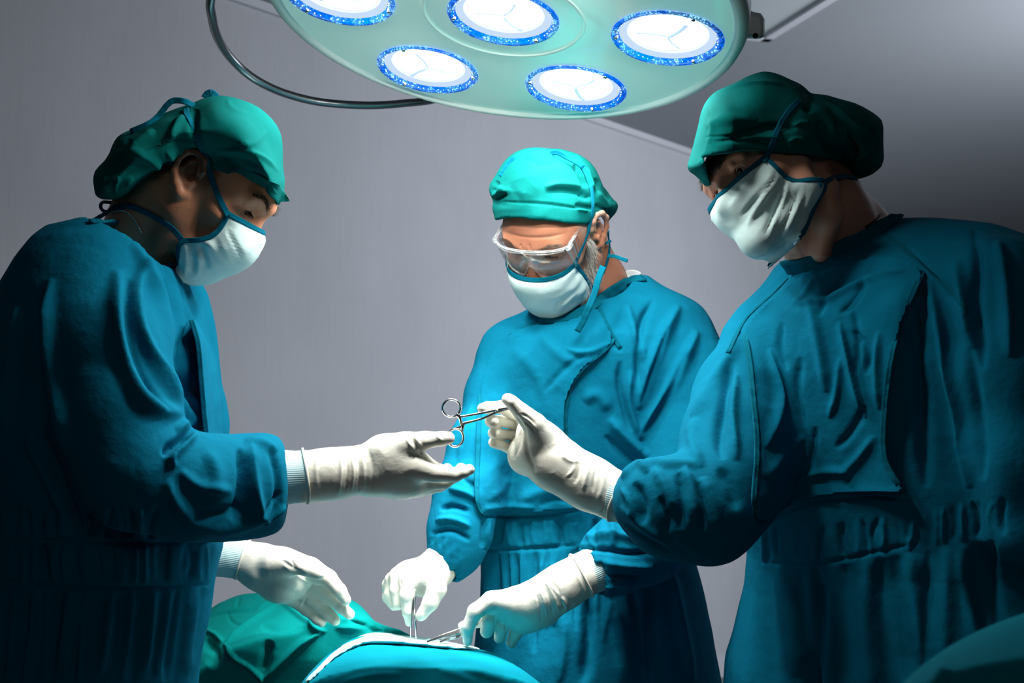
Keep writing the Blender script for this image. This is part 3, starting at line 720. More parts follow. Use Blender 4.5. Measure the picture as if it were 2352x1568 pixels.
def make_mask(parent, Mx, C, S, amp, seed, trimw=.0075, px=True, nm='face_mask', bv=None, gap=.0030, strokes=()):
    v, f, n, nu, nv = mask_grid(Mx, C, S, amp=amp, seed=seed, px=px)
    if bv is not None:      # the cloth lies on the face, never inside it
        cen = to_cam(Mx, [0, .01, -.045]); push = np.zeros(len(v)); dr = v-cen; L = np.linalg.norm(dr, axis=1); dr /= L[:, None]
        for i in range(len(v)):
            r = bv.ray_cast(Vector(cen+dr[i]*.25), Vector(-dr[i]))
            if r[0] is not None: push[i] = max(0, np.linalg.norm(np.array(r[0])-cen)+gap-L[i])
        g = push.reshape(nv, nu); m = g.copy()
        for _ in range(14):
            p = np.pad(g, 1, mode='edge'); a = (p[:-2, 1:-1]+p[2:, 1:-1]+p[1:-1, :-2]+p[1:-1, 2:])/4; g = np.maximum(m, a)
        v = v+dr*g.ravel()[:, None]; n = vnorm(v, f); n *= np.sign((n*dr).sum(1))[:, None]
    if len(strokes): v = v+n*folds(v, n*np.sign(n[:, 2])[:, None], strokes, both=True)[:, None]*(n[:, 2] > 0)[:, None]
    V, Fs = solid_sheet(v, f, n, .0012)
    o = mesh_np(nm, V, Fs, parent, [M['mask']]); fix_normals(o)
    g = v.reshape(nv, nu, 3); gn = n.reshape(nv, nu, 3)
    edges = {'top': (g[0], gn[0]), 'bottom': (g[-1], gn[-1]), 'a': (g[:, 0], gn[:, 0]), 'b': (g[:, -1], gn[:, -1])}
    for k, (p, q) in edges.items():
        if k == 'bottom': continue
        if k in 'ab': p = p[:int(nv*.94)]; q = q[:int(nv*.94)]
        vv, ff = ribbon_mesh(p, q, trimw, .0011, wob=.0002, seed=seed); t_ = mesh_np('mask_trim', vv, ff, o, [M['tie']]); fix_normals(t_)
    return o, (v, f), g
def make_ribbon(name, parent, b, pts, w, off=.0012, th=.0008, mat='tie', seed=0, wob=.0004, raw=None, step=8, relax=0):
    if raw is None:
        p, n = snap_path(b, pts, off, step=step)
        for _ in range(relax): p[1:-1] = p[1:-1]*.5+(p[:-2]+p[2:])*.25; n[1:-1] = n[1:-1]*.5+(n[:-2]+n[2:])*.25
    else: p, n = raw
    v, f = ribbon_mesh(p, n, w, th, wob=wob, seed=seed); o = mesh_np(name, v, f, parent, [M[mat]]); fix_normals(o); return o
def to_obj(name, v, f, parent, mats): return mesh_np(name, v, f, parent, mats)
NEAR = [1]
# ================================================================== surgeon on the left (faces right, bends forward)
LF = thing('person', tuple(W(P(230, 2600, 1.8))*[1, 1, 0]), 'person on the left in teal gown, head bowed, reaching out an open gloved hand', 'person')
MxL = anchored((.766, -.643, .08), (.643, .766, 0), (.08, -.010, .006), (434, 396, 1.764), .945)
M['skinL'] = mat_skin('skin_brown', (.60, .275, .15, 1), (.50, .20, .11, 1), (.03, .017, .012, 1))
fd = Field(.0016, .02)
head_prims(fd, MxL, eye_open=.0026, look=-.001, back=.33, zl=.93)
fd.chain([(405, 440, 1.822, 95), (350, 500, 1.848, 88), (300, 590, 1.880, 92)], k=.02)
fd.chain([(440, 490, 1.822, 60), (395, 560, 1.848, 52), (370, 620, 1.880, 50)], k=.02)
fd.chain([(418, 470, 1.785, 20), (385, 540, 1.796, 19), (340, 600, 1.827, 18)], k=.02)   # neck muscle
v, f = fd.mesh(); v = lap(v, f, 1, .4)
vl = to_local(MxL, v)
HL = (v, f); body = mesh_np('body', v, f, LF, [M['skinL']])
def hairL(p):
    x, y, z = p.T
    a = sstep(.035, .018, y)*sstep(-.012, .012, z)*sstep(.055, .066, np.abs(x))*.9
    b = sstep(-.028, -.05, y)*sstep(-.045, -.015, z)*.8
    c = sstep(-.015, -.04, z)*sstep(-.02, .0, y)*.5*sstep(-.15, -.11, z)
    return np.clip(a+b+c, 0, .95)
hair_attr(body, vl, hairL)
eyeballs(body, MxL, (0, .75, -.6))
bH = bvh_of([HL]); brows(body, MxL, bH, M['lash'], n=260); lashes(body, MxL, bH, (1, -1), .0150)
# cap
oc = smooth_poly([(640, 476), (652, 430), (648, 380), (636, 335), (615, 292), (588, 255), (556, 232), (520, 221), (486, 222), (465, 232), (448, 244), (425, 250), (405, 254), (375, 262), (340, 280), (305, 299), (275, 312), (262, 330), (250, 362), (222, 388), (212, 410), (216, 438), (221, 452), (245, 459), (275, 458), (300, 445), (330, 418), (370, 390), (400, 378), (440, 352), (500, 372), (560, 400)], 1)
oc_in = [(900, 560), (640, 476), (622, 441), (590, 422), (550, 403), (510, 391), (485, 381), (470, 352), (448, 338), (425, 350), (405, 372), (385, 385), (350, 403), (320, 425), (296, 449), (270, 462), (240, 470), (200, 700), (900, 800)]
cp = Field(.0028, .015)
cp.inflate(oc, 1.82, .101, 78, c0=(450, 330), tilt=(0.00008, 0))
cp.chain([(560, 330, 1.822, 84), (480, 330, 1.822, 90)], k=.02)
cranium_cover(cp, MxL, .006)
cp.prism(oc_in, '-', 0.002)
v, f = cp.mesh(); v, f = subdiv(v, f); n = vnorm(v, f)
D = folds(v, n, [([(385, 392), (330, 355), (270, 350), (225, 385)], 9, .006), ([(470, 352), (400, 345), (330, 385), (270, 430)], 8, .007), ([(440, 320), (390, 322), (330, 350)], 9, -.007), ([(450, 250), (442, 290), (455, 335)], 9, -.008),
   ([(425, 260), (400, 300), (390, 330)], 9, .006), ([(505, 385), (470, 335), (440, 318), (380, 325)], 4, .004, 1), ([(500, 345), (560, 345), (610, 360), (640, 395)], 6, .003), ([(500, 360), (560, 368), (600, 385)], 7, -.003), ([(610, 300), (590, 330), (550, 335)], 8, .002), ([(300, 320), (280, 360), (240, 400)], 9, -.006), ([(355, 300), (320, 330), (300, 345)], 10, .006), ([(380, 345), (400, 365), (385, 385)], 6, .004),
   ([(250, 440), (240, 420), (250, 400)], 4, .004), ([(270, 445), (262, 425), (275, 405)], 4, .004), ([(290, 440), (285, 418), (300, 400)], 4, .003), ([(520, 225), (530, 250), (570, 262)], 6, .002)])
D += .0012*vnoise(v*30, 3)+.0022*creases(v, 14, 4)*sstep(500, 400, px_of(v)[:, 0])
v = v+n*D[:, None]; CL = (v, f); cap = mesh_np('surgical_cap', v, f, LF, [M['cap']])
bC = bvh_of([HL, CL])
# brim band, pixel path on the near side
make_ribbon('brim_band', cap, bC, [(648, 462), (636, 438), (600, 411), (560, 394), (515, 379), (486, 366)], .022, off=.0007, th=.0007, mat='cap', wob=.0001)
# mask
NEAR[0] = 1
mo, ML, gL = make_mask(LF, MxL, [(601, 532), (601, 548), (596, 562), (582, 594), (548, 620), (515, 634), (480, 649), (448, 653), (424, 650), (407, 636)],
    [(522, 490, .067), (509, 522, .066), (490, 541, .066), (462, 551, .066), (436, 552, .062), (416, 548, .056), (411, 580, .048), (407, 620, .034)], .0018, 3, bv=bH, strokes=[([(520, 525), (545, 570), (556, 596)], 4, -.0028), ([(458, 556), (470, 590), (474, 620)], 5, -.0045), ([(438, 556), (446, 590), (440, 630)], 5, -.003), ([(476, 552), (500, 590), (520, 615)], 5, .0025), ([(450, 580), (458, 610), (450, 640)], 4, .003), ([(425, 560), (428, 600), (424, 635)], 4, .0022), ([(500, 540), (520, 580), (530, 610)], 6, .0015)])
bA = bvh_of([HL, CL, ML])
make_ribbon('mask_strap', mo, bA, [(525, 497), (505, 460), (485, 405), (465, 340), (440, 285), (424, 262), (428, 250)], .0085, off=.0016, seed=2)
make_ribbon('mask_strap', mo, bA, [(418, 550), (398, 522), (360, 497), (320, 478), (290, 470), (262, 478)], .0085, off=.0018, seed=4)
# tie bow on top of the cap and tie ends behind the neck
def loose(name, parent, pts, w, seed=0, mat='tie', th=.0008, nrm=(0, 0, 1)):
    p = catmull([P(*q) for q in pts], 6); n = np.tile(np.array(nrm, float), (len(p), 1))+.4*np.sin(np.arange(len(p))[:, None]*.35+seed)*np.array([[.5, .5, 0]])
    v, f = ribbon_mesh(p, n, w, th, wob=.0004, seed=seed); o = mesh_np(name, v, f, parent, [M[mat]]); fix_normals(o); return o
loose('cap_tie', cap, [(446, 243, 1.785), (425, 233, 1.774), (400, 231, 1.774), (385, 240, 1.774), (365, 265, 1.774), (340, 285, 1.764), (300, 302, 1.764)], .0085, 1)
loose('cap_tie', cap, [(470, 226, 1.822), (476, 217, 1.822), (485, 214, 1.822), (494, 220, 1.822), (496, 228, 1.822)], .011, 2)
loose('cap_tie', cap, [(270, 455, 1.822), (258, 464, 1.827), (238, 464, 1.827), (231, 472, 1.827), (236, 483, 1.827), (247, 485, 1.827), (262, 474, 1.817), (285, 455, 1.817)], .005, 3)
loose('cap_tie', cap, [(292, 452, 1.806), (270, 470, 1.806), (245, 488, 1.806), (225, 500, 1.811), (205, 512, 1.817)], .006, 4)
# necklace of small beads
p, n = snap_path(bA, [(258, 490), (275, 482), (292, 485), (305, 497), (315, 512), (326, 534)], .001, step=3.4)
parts = []
for q in p:
    bm = bmesh.new(); bmesh.ops.create_icosphere(bm, subdivisions=1, radius=.0018); parts.append((np.array([list(x.co) for x in bm.verts])+q, [tuple(w.index for w in x.verts) for x in bm.faces])); bm.free()
v, f = merge(parts); tag(mesh_np('bead_necklace', v, f, LF, [M['steel']]), kind=None)
# gown
g = Field(.0055*GQ, .02)
g.rows([(512, 195, 345, 1.80, .07), (530, 140, 366, 1.80, .10), (560, 108, 388, 1.80, .13), (600, 72, 400, 1.81, .155), (660, 34, 424, 1.82, .18), (740, 6, 452, 1.83, .20), (850, -15, 480, 1.83, .20), (1000, -30, 491, 1.83, .19), (1150, -30, 495, 1.83, .17), (1235, -25, 499, 1.83, .165), (1290, -30, 489, 1.83, .165), (1345, -35, 479, 1.83, .165), (1400, -45, 470, 1.83, .17), (1568, -70, 437, 1.83, .19), (2150, -120, 400, 1.83, .22)], 1.82, 2.3)
g.chain([(235, 660, 1.74, 128), (240, 800, 1.68, 135), (270, 960, 1.65, 128), (310, 1085, 1.63, 118), (440, 1116, 1.66, 108), (520, 1116, 1.70, 104), (585, 1113, 1.73, 103), (625, 1106, 1.742, 90), (660, 1103, 1.745, 82)], k=.03)
g.prism([(648, 1000), (657, 1040), (661, 1100), (660, 1150), (650, 1240), (900, 1240), (900, 1000)], '-', .014)
g.cone(P(642, 1098, 1.745), P(700, 1096, 1.75), .030, .030, op='-', k=.004)
g.chain([(400, 700, 1.95, 80), (430, 980, 1.98, 85), (430, 1180, 1.97, 75), (475, 1262, 1.96, 44)], k=.03)
g.ell(P(330, 470, 1.78), (.075, .10, .09), op='-', k=.004)
v, f = g.mesh(lo=W and np.array([-1.2, -1.05, -3])); v = lap(v, f, 2); v, f = subdiv(v, f); n = vnorm(v, f)
ST = [  # sleeve folds falling from the shoulder
 ([(300, 560), (345, 640), (385, 720), (415, 800), (430, 880)], 13, .013), ([(330, 600), (300, 700), (330, 800), (390, 890), (438, 975)], 14, .016),
 ([(270, 620), (268, 720), (290, 840), (330, 930), (420, 960)], 20, .016), ([(350, 560), (395, 640), (412, 720), (415, 790)], 8, .009), ([(375, 640), (400, 740), (410, 850), (430, 940)], 7, -.012),
 ([(290, 640), (280, 740), (310, 860), (380, 950)], 9, -.010), ([(440, 740), (410, 780), (408, 850)], 8, -.008), ([(405, 600), (420, 680), (440, 735)], 6, .006),
 ([(430, 900), (445, 940), (430, 975), (400, 990)], 14, .010), ([(440, 985), (420, 1010), (385, 1030), (375, 1050)], 9, -.020), ([(450, 1000), (410, 1035), (385, 1055), (400, 1075)], 10, .012),
 ([(380, 1100), (400, 1150), (450, 1200), (520, 1210), (600, 1190), (640, 1150)], 16, .010), ([(550, 1030), (560, 1080), (552, 1140), (530, 1190)], 10, -.016), ([(580, 1020), (575, 1080), (585, 1150), (605, 1190)], 13, .013),
 ([(620, 1030), (640, 1080), (640, 1150), (615, 1195)], 9, -.009), ([(470, 1040), (500, 1080), (490, 1140)], 16, .006), ([(410, 1080), (440, 1110), (480, 1125), (530, 1125)], 12, .006), ([(440, 1180), (500, 1170), (560, 1170)], 10, -.006),
 ([(560, 1015), (600, 1010), (640, 1035)], 9, .006), ([(655, 1160), (630, 1185), (600, 1200)], 6, .006), ([(650, 1130), (620, 1160), (590, 1180)], 5, -.006),
 ([(40, 700), (20, 850), (10, 1000)], 16, .012), ([(120, 640), (100, 760), (130, 900), (160, 1050)], 14, .012), ([(90, 700), (90, 850), (110, 980)], 12, -.010), ([(60, 1000), (110, 1090), (150, 1180)], 12, .012), ([(100, 1000), (160, 1150), (200, 1230)], 9, -.009),
 # waistband seams and gathers
 ([(0, 1240), (120, 1238), (250, 1248), (380, 1246), (500, 1240)], 4, -.006), ([(0, 1330), (150, 1350), (280, 1352), (380, 1348), (480, 1342)], 4, -.006)]
rs = random.Random(4)
for i in range(30):
    x = 5+i*16+rs.uniform(-5, 5)
    ST.append(([(x+rs.uniform(-8, 8), 1245), (x+rs.uniform(-10, 10), 1290), (x+rs.uniform(-8, 8), 1340)], rs.uniform(4, 8), rs.uniform(-.007, .008)))
    ST.append(([(x-2, 1350), (x-4-rs.uniform(0, 10), 1420), (x-14-rs.uniform(0, 20), 1520+rs.uniform(0, 80))], rs.uniform(6, 12), rs.uniform(-.009, .009)))
    if i < 22: ST.append(([(x, 1235), (x+rs.uniform(-10, 14), 1200), (x+rs.uniform(-14, 20), 1160)], rs.uniform(5, 9), rs.uniform(-.007, .007)))
D = folds(v, n, ST)+.0028*vnoise(v*9, 5)+.0012*vnoise(v*24, 6)+.0035*creases(v*[1, .7, 1], 7, 7)+.0010*creases(v*[1, .8, 1], 15, 8)
v = v+n*D[:, None]; v = lap(v, f, 1, .3); GL = (v, f); gown = mesh_np('surgical_gown', v, f, LF, [M['gown']])
bG = bvh_of([GL])
make_ribbon('collar', gown, bG, [(205, 512), (240, 510), (290, 516), (330, 532), (356, 552), (380, 584), (400, 615)], .011, off=.001, mat='seam', th=.0028)
# edge of the front flap standing off the chest
p = catmull([P(442, 735, 1.80), P(458, 760, 1.79), P(466, 830, 1.78), P(476, 910, 1.78), P(482, 990, 1.78), P(487, 1060, 1.78), P(488, 1110, 1.79)], 6)
# open flap along the chest: a curved sheet
def sheet(name, parent, A, B, mat, th=.0015, bulge=(0, 0, .01), seed=0, nj=14, amp=.002):
    A = catmull([P(*q) for q in A], 6); B = catmull([P(*q) for q in B], 6); ni = len(A); V = []
    for i in range(ni):
        for j in range(nj):
            t_ = j/(nj-1); V.append(A[i]*(1-t_)+B[i]*t_+np.array(bulge)*math.sin(math.pi*t_))
    V = np.array(V); f_ = np.array([(i*nj+j, i*nj+j+1, (i+1)*nj+j+1, (i+1)*nj+j) for i in range(ni-1) for j in range(nj-1)]); nn = vnorm(V, f_)
    V = V+nn*((vnoise(V*25, seed)*amp+creases(V, 18, seed)*amp))[:, None]
    vv, ff = solid_sheet(V, f_, nn, th); o = mesh_np(name, vv, ff, parent, [M[mat]]); fix_normals(o); return o, A, B
fl, A, B = sheet('front_flap', gown, [(440, 735, 1.74), (455, 790, 1.73), (463, 880, 1.73), (470, 960, 1.73), (476, 1010, 1.73)], [(447, 735, 1.85), (474, 800, 1.86), (488, 880, 1.87), (494, 960, 1.88), (497, 1010, 1.88)], 'gown', bulge=(.004, 0, 0))
v, f = ribbon_mesh(A, np.tile([.3, 0, 1.], (len(A), 1)), .007, .001, wob=.0004); o = mesh_np('hem', v, f, fl, [M['seam']]); fix_normals(o)
# ================================================================== surgeon in the middle (faces the viewer, looks down)
MD = thing('person', tuple(W(P(1370, 2300, 2.2))*[1, 1, 0]), 'grey-bearded person in the middle with clear goggles, looking down and working with both gloved hands', 'person')
MxM = anchored((-.42, -.70, .58), (-.28, .60, .68), (-.032, .085, .017), (1262, 590, 2.04), .92)
M['skinM'] = mat_skin('skin_tan', (.42, .195, .11, 1), (.35, .12, .07, 1), (.30, .25, .21, 1))
fd = Field(.0017, .02)
head_prims(fd, MxM, eye_open=.0018, look=-.001, back=.15); fd.M = MxM
for s in (-1, 1): fd.lchain([(s*.057, .006, -.05, .018), (s*.050, .024, -.080, .019), (s*.036, .050, -.098, .018)], k=.02)
fd.M = None
fd.chain([(1318, 545, 2.17, 66), (1350, 640, 2.20, 64), (1380, 740, 2.22, 84)], k=.02)
fd.chain([(1372, 560, 2.16, 20), (1400, 630, 2.19, 28), (1428, 690, 2.21, 34)], k=.02)
v, f = fd.mesh(); v = lap(v, f, 1, .4); vl = to_local(MxM, v); HM = (v, f)
n = vnorm(v, f)
# forehead lines
v = v+n*(folds(v, n, [([(1150, 528), (1180, 540), (1215, 546), (1260, 545), (1300, 535)], 3.5, -.0012), ([(1150, 512), (1200, 522), (1260, 522), (1310, 520)], 3, -.0006), ([(1195, 560), (1200, 575)], 3, -.0012), ([(1215, 560), (1218, 575)], 3, -.0012), ([(1330, 560), (1345, 600), (1340, 640)], 4, -.001)]))[:, None]
HM = (v, f); body = mesh_np('body', v, f, MD, [M['skinM']])
def hairM(p):
    x, y, z = p.T
    return np.clip(sstep(.045, .03, y)*sstep(.0, .02, z)*sstep(.052, .062, np.abs(x))*.5+sstep(.0, -.02, z)*sstep(.045, .062, np.abs(x))*sstep(.0, .02, y)*.35, 0, .8)
hair_attr(body, vl, hairM); eyeballs(body, MxM, (.05, .8, -.58))
bHM = bvh_of([HM]); brows(body, MxM, bHM, M['darkhair2'], n=150); lashes(body, MxM, bHM, (1, -1), .0145, L=.005)
# beard: short grey strands on the cheek, jaw and sideburn
rs = np.random.RandomState(11); R_ = []; D_ = []
for i in range(2300):
    s = -1 if rs.rand() < .8 else 1
    z = rs.uniform(-.112, .012); tt = (z+.112)/.124
    y0 = .008+.002*rs.randn(); y1 = .030 if z > -.03 else .030+(-.03-z)*.75
    y = rs.uniform(y0, y1)
    o = to_cam(MxM, [s*.16, y, z-.01]); d = to_cam(MxM, [0, y*.8, z]) - o; d /= np.linalg.norm(d); r = bHM.ray_cast(Vector(o), Vector(d))
    if r[0] is None: continue
    nn = np.array(r[1]); nn = nn if nn@d < 0 else -nn; ll = to_local(MxM, np.array(r[0]))
    if abs(ll[0]) > .078: continue
    R_.append(np.array(r[0])); D_.append(MxM[0] @ np.array([0, .35, -1.])*.75+nn*.55)
bd = strands('beard', R_, D_, .011, .00024, body, M['greyhair'], seed=8, jit=.25); bd.data.materials.append(M['darkhair2']); bd['kind'] = 'stuff'
mi = np.repeat([1 if i % 4 == 0 else 0 for i in range(len(R_))], 6); bd.data.polygons.foreach_set('material_index', mi.astype(np.int32))
# cap
oc = smooth_poly([(1139, 560), (1138, 503), (1131, 478), (1137, 462), (1126, 445), (1124, 432), (1131, 418), (1142, 410), (1152, 392), (1170, 368), (1195, 352), (1222, 345), (1243, 344), (1265, 350), (1283, 348), (1300, 356), (1330, 368), (1358, 388), (1365, 410), (1390, 432), (1405, 455), (1420, 468), (1416, 486), (1400, 503), (1390, 520), (1385, 620), (1150, 620)], 1)
cp = Field(.0028, .015)
cp.inflate(oc, 2.14, .125, 95, tilt=(0.00025, 0), c0=(1260, 450))
cp.chain([(1230, 430, 2.09, 88), (1290, 440, 2.12, 90)], k=.02)
cranium_cover(cp, MxM, .014)
cp.prism([(1100, 504), (1139, 505), (1160, 500), (1186, 499), (1236, 503), (1295, 511), (1348, 514), (1360, 503), (1368, 494), (1382, 494), (1390, 508), (1500, 506), (1500, 900), (1100, 900)], '-', .002)
v, f = cp.mesh(); v, f = subdiv(v, f); n = vnorm(v, f)
D = folds(v, n, [([(1255, 440), (1290, 435), (1330, 440), (1360, 452)], 7, -.006), ([(1250, 430), (1290, 424), (1335, 428)], 8, .005), ([(1320, 470), (1345, 475), (1365, 478)], 5, -.005), ([(1325, 480), (1350, 485)], 4, .004), ([(1330, 445), (1345, 455), (1358, 450)], 5, -.004), ([(1320, 375), (1335, 400), (1350, 430)], 7, -.008), ([(1345, 385), (1352, 410), (1360, 440)], 6, .007),
  ([(1365, 410), (1385, 435), (1400, 460)], 7, -.008), ([(1370, 440), (1385, 460), (1405, 475)], 7, .005), ([(1365, 470), (1385, 480), (1400, 492)], 5, -.005), ([(1142, 415), (1140, 430), (1130, 440)], 6, -.008), ([(1150, 425), (1147, 440), (1130, 450)], 5, .006), ([(1165, 445), (1150, 452), (1138, 458)], 5, -.006), ([(1170, 430), (1190, 450), (1200, 470)], 8, -.002), ([(1150, 462), (1180, 465), (1240, 466), (1300, 474), (1355, 482)], 3, -.0025), ([(1210, 365), (1225, 352), (1260, 352)], 8, .003), ([(1280, 372), (1250, 380), (1220, 372)], 8, -.003)])
D += .0012*vnoise(v*30, 3)+.0016*creases(v, 13, 5)
v = v+n*D[:, None]; CM_ = (v, f); cap = mesh_np('surgical_cap', v, f, MD, [M['cap']])
bC = bvh_of([HM, CM_])
loose('cap_tie', cap, [(1204, 357, 2.06), (1185, 362, 2.05), (1168, 377, 2.05), (1158, 393, 2.05), (1150, 406, 2.05)], .0085, 1)
loose('cap_tie', cap, [(1265, 352, 2.06), (1280, 350, 2.05), (1300, 360, 2.05), (1325, 373, 2.05), (1340, 385, 2.05)], .0085, 2)
# mask
NEAR[0] = -1
mo, MM, gM = make_mask(MD, MxM, [(.119, -.010), (.131, -.026), (.130, -.052), (.123, -.082), (.114, -.110), (.096, -.132), (.068, -.138)],
   [(.064, .066, -.010), (.066, .056, -.035), (.068, .048, -.060), (.064, .042, -.080), (.059, .036, -.092), (.052, .034, -.100), (.044, .042, -.112), (.032, .055, -.125)], .0022, 5, px=False, bv=bHM, strokes=[([(1275, 725), (1300, 695), (1325, 670)], 3.5, .0022), ([(1270, 715), (1290, 690), (1312, 668)], 3, -.0018), ([(1205, 690), (1215, 705), (1222, 700)], 4, -.001), ([(1300, 660), (1270, 672), (1230, 675)], 7, .0008)])
bA = bvh_of([HM, CM_, MM])
make_ribbon('mask_strap', mo, bA, [(1316, 610), (1330, 580), (1345, 545), (1357, 505), (1361, 470), (1357, 425), (1345, 395), (1332, 378)], .0062, off=.0022, seed=2)
make_ribbon('mask_strap', mo, bA, [(1362, 665), (1375, 645), (1388, 615), (1397, 590), (1398, 560), (1395, 530)], .0055, off=.002, seed=3)
loose('mask_strap', mo, [(1385, 612, 2.05), (1374, 640, 2.04), (1366, 672, 2.035), (1352, 705, 2.03), (1340, 735, 2.035), (1326, 761, 2.04)], .0105, 3)
loose('mask_strap', mo, [(1396, 588, 2.09), (1410, 588, 2.09), (1425, 593, 2.09), (1442, 599, 2.09)], .006, 4)
loose('mask_strap', mo, [(1385, 564, 2.11), (1392, 558, 2.1), (1404, 553, 2.1)], .004, 5)
# goggles
def clear(name, base, edge, diff):
    t = NT(name); tr = t.add('ShaderNodeBsdfTransparent'); gl = t.add('ShaderNodeBsdfGlossy'); gl.inputs['Roughness'].default_value = .05; df = t.add('ShaderNodeBsdfDiffuse'); df.inputs[0].default_value = (.85, .92, .95, 1)
    lw = t.add('ShaderNodeLayerWeight'); lw.inputs['Blend'].default_value = .35; mr = t.add('ShaderNodeMapRange'); mr.inputs['To Min'].default_value = base; mr.inputs['To Max'].default_value = edge; t.l(lw.outputs['Fresnel'], mr.inputs['Value'])
    m1 = t.add('ShaderNodeMixShader'); m1.inputs[0].default_value = diff; t.l(gl.outputs[0], m1.inputs[1]); t.l(df.outputs[0], m1.inputs[2])
    m2 = t.add('ShaderNodeMixShader'); t.l(mr.outputs[0], m2.inputs[0]); t.l(tr.outputs[0], m2.inputs[1]); t.l(m1.outputs[0], m2.inputs[2]); t.l(m2.outputs[0], t.n['Material Output'].inputs[0]); return t.m
M['clear'] = clear('clear_lens', .035, .35, .25); M['clear_rim'] = clear('clear_plastic', .16, .70, .35)
GO = None
def gpt(a, z):      # wrap-around lens: a = angle, z = height
    return np.array([.074*math.sin(a)*1.06, .052+.062*math.cos(a), z])
V = []; na, nz = 61, 15; ok = []
for i in range(na):
    a = -1.08+2.16*i/(na-1); x = .074*1.06*math.sin(a)
    zt = .052-.012*(abs(x)/.07)**2; notch = .026*math.exp(-(abs(x)/.0125)**2.2); zb = -.018+notch+.010*(abs(x)/.075)**3
    for j in range(nz):
        tt = j/(nz-1); z = zt+(zb-zt)*tt; q = gpt(a, z); q[1] += .007*math.sin(math.pi*tt)-.010*tt; V.append(q)
V = np.array(V); f_ = np.array([(i*nz+j, i*nz+j+1, (i+1)*nz+j+1, (i+1)*nz+j) for i in range(na-1) for j in range(nz-1)]); nn = vnorm(V, f_)
nn *= np.sign((nn*(V-[0, .03, 0])).sum(1))[:, None]
vv, ff = solid_sheet(V, f_, nn, .0016)
gog = mesh_np('goggles', to_cam(MxM, vv), ff, MD, [M['clear']]); fix_normals(gog)
def gtube(nm, pts, r, n_=8, flat=1.0):
    v, f = tube_mesh(to_cam(MxM, catmull(pts, 6)), r, n_, flat=flat); o = mesh_np(nm, v, f, gog, [M['clear_rim']]); fix_normals(o)
Vg = V.reshape(na, nz, 3)
gtube('top_rim', Vg[::3, 0], .0019); gtube('bottom_rim', Vg[::2, -1], .0013); gtube('top_rim', Vg[2:-2:4, 1]+[0, .001, 0], .0010)
for s in (-1, 1):
    i0 = 0 if s < 0 else na-1
    c0, c1 = Vg[i0, 0], Vg[i0, -1]
    gtube('hinge', [c0+[s*.001, .003, 0], c0+[s*.004, -.002, -.001], c0+[s*.004, -.010, -.001]], .0042)
    gtube('side_edge', [c0, (c0+c1)/2+[s*.001, 0, 0], c1], .0022)
    # ribbed side shield and arm
    A = [c0+[s*.003, -.004, .002], c0+[s*.004, -.03, .002], c0+[s*.004, -.055, .001], c0+[s*.002, -.075, -.001]]
    B = [c1+[s*.002, -.004, .002], c1+[s*.002, -.02, .006], c1+[s*.003, -.035, .018], c0+[s*.001, -.075, -.010]]
    Ac = catmull(A, 5); Bc = catmull(B, 5); ni = len(Ac); nj = 8
    V2 = np.array([Ac[i]*(1-j/(nj-1))+Bc[i]*j/(nj-1) for i in range(ni) for j in range(nj)]); f2_ = np.array([(i*nj+j, i*nj+j+1, (i+1)*nj+j+1, (i+1)*nj+j) for i in range(ni-1) for j in range(nj-1)])
    n2 = vnorm(V2, f2_); vv, ff = solid_sheet(V2, f2_, n2, .0016); o = mesh_np('side_shield', to_cam(MxM, vv), ff, gog, [M['clear']]); fix_normals(o)
    gtube('temple_arm', A+[c0+[s*.0, -.105, -.012]], .0026)
    for q in range(2, ni-3, 2): gtube('rib', [Ac[q]+[s*.001, 0, 0], (Ac[q]+Bc[q])/2+[s*.0015, 0, 0], Bc[q]+[s*.001, 0, 0]], .0009, 6)
# gown
g = Field(.0055*GQ, .02)
g.rows([(634, 1440, 1490, 2.22, .05), (650, 1360, 1515, 2.22, .075), (680, 1290, 1560, 2.22, .09), (705, 1225, 1585, 2.21, .10), (735, 1170, 1608, 2.21, .115), (770, 1130, 1625, 2.20, .125), (810, 1105, 1638, 2.20, .135), (870, 1098, 1650, 2.2, .14), (950, 1098, 1650, 2.2, .14), (1100, 1098, 1620, 2.2, .135), (1180, 1110, 1588, 2.2, .13), (1260, 1108, 1588, 2.2, .13), (1370, 1105, 1612, 2.2, .15), (1568, 1085, 1652, 2.2, .175), (2150, 1060, 1690, 2.2, .17)], 2.2, 2.3)
g.chain([(1165, 800, 2.18, 55), (1130, 910, 2.14, 58), (1098, 1020, 2.09, 60), (1072, 1130, 2.06, 70), (1058, 1215, 2.04, 68), (1048, 1262, 2.03, 60)], k=.025)
g.chain([(1048, 1262, 2.03, 60), (1030, 1292, 2.02, 48)], k=.01)
g.cone(P(1030, 1285, 2.02), P(985, 1350, 2.0), .027, .027, op='-', k=.003)
g.chain([(1540, 770, 2.18, 90), (1590, 900, 2.14, 98), (1595, 1040, 2.10, 105), (1570, 1160, 2.05, 100), (1480, 1240, 2.01, 88), (1408, 1285, 1.98, 78)], k=.03)
g.chain([(1408, 1285, 1.98, 78), (1394, 1300, 1.975, 64)], k=.01)
g.cone(P(1395, 1297, 1.97), P(1290, 1350, 1.95), .034, .034, op='-', k=.003)
g.ell(P(1368, 612, 2.17), (.066, .066, .08), op='-', k=.004)
v, f = g.mesh(); v = lap(v, f, 2); v, f = subdiv(v, f); n = vnorm(v, f)
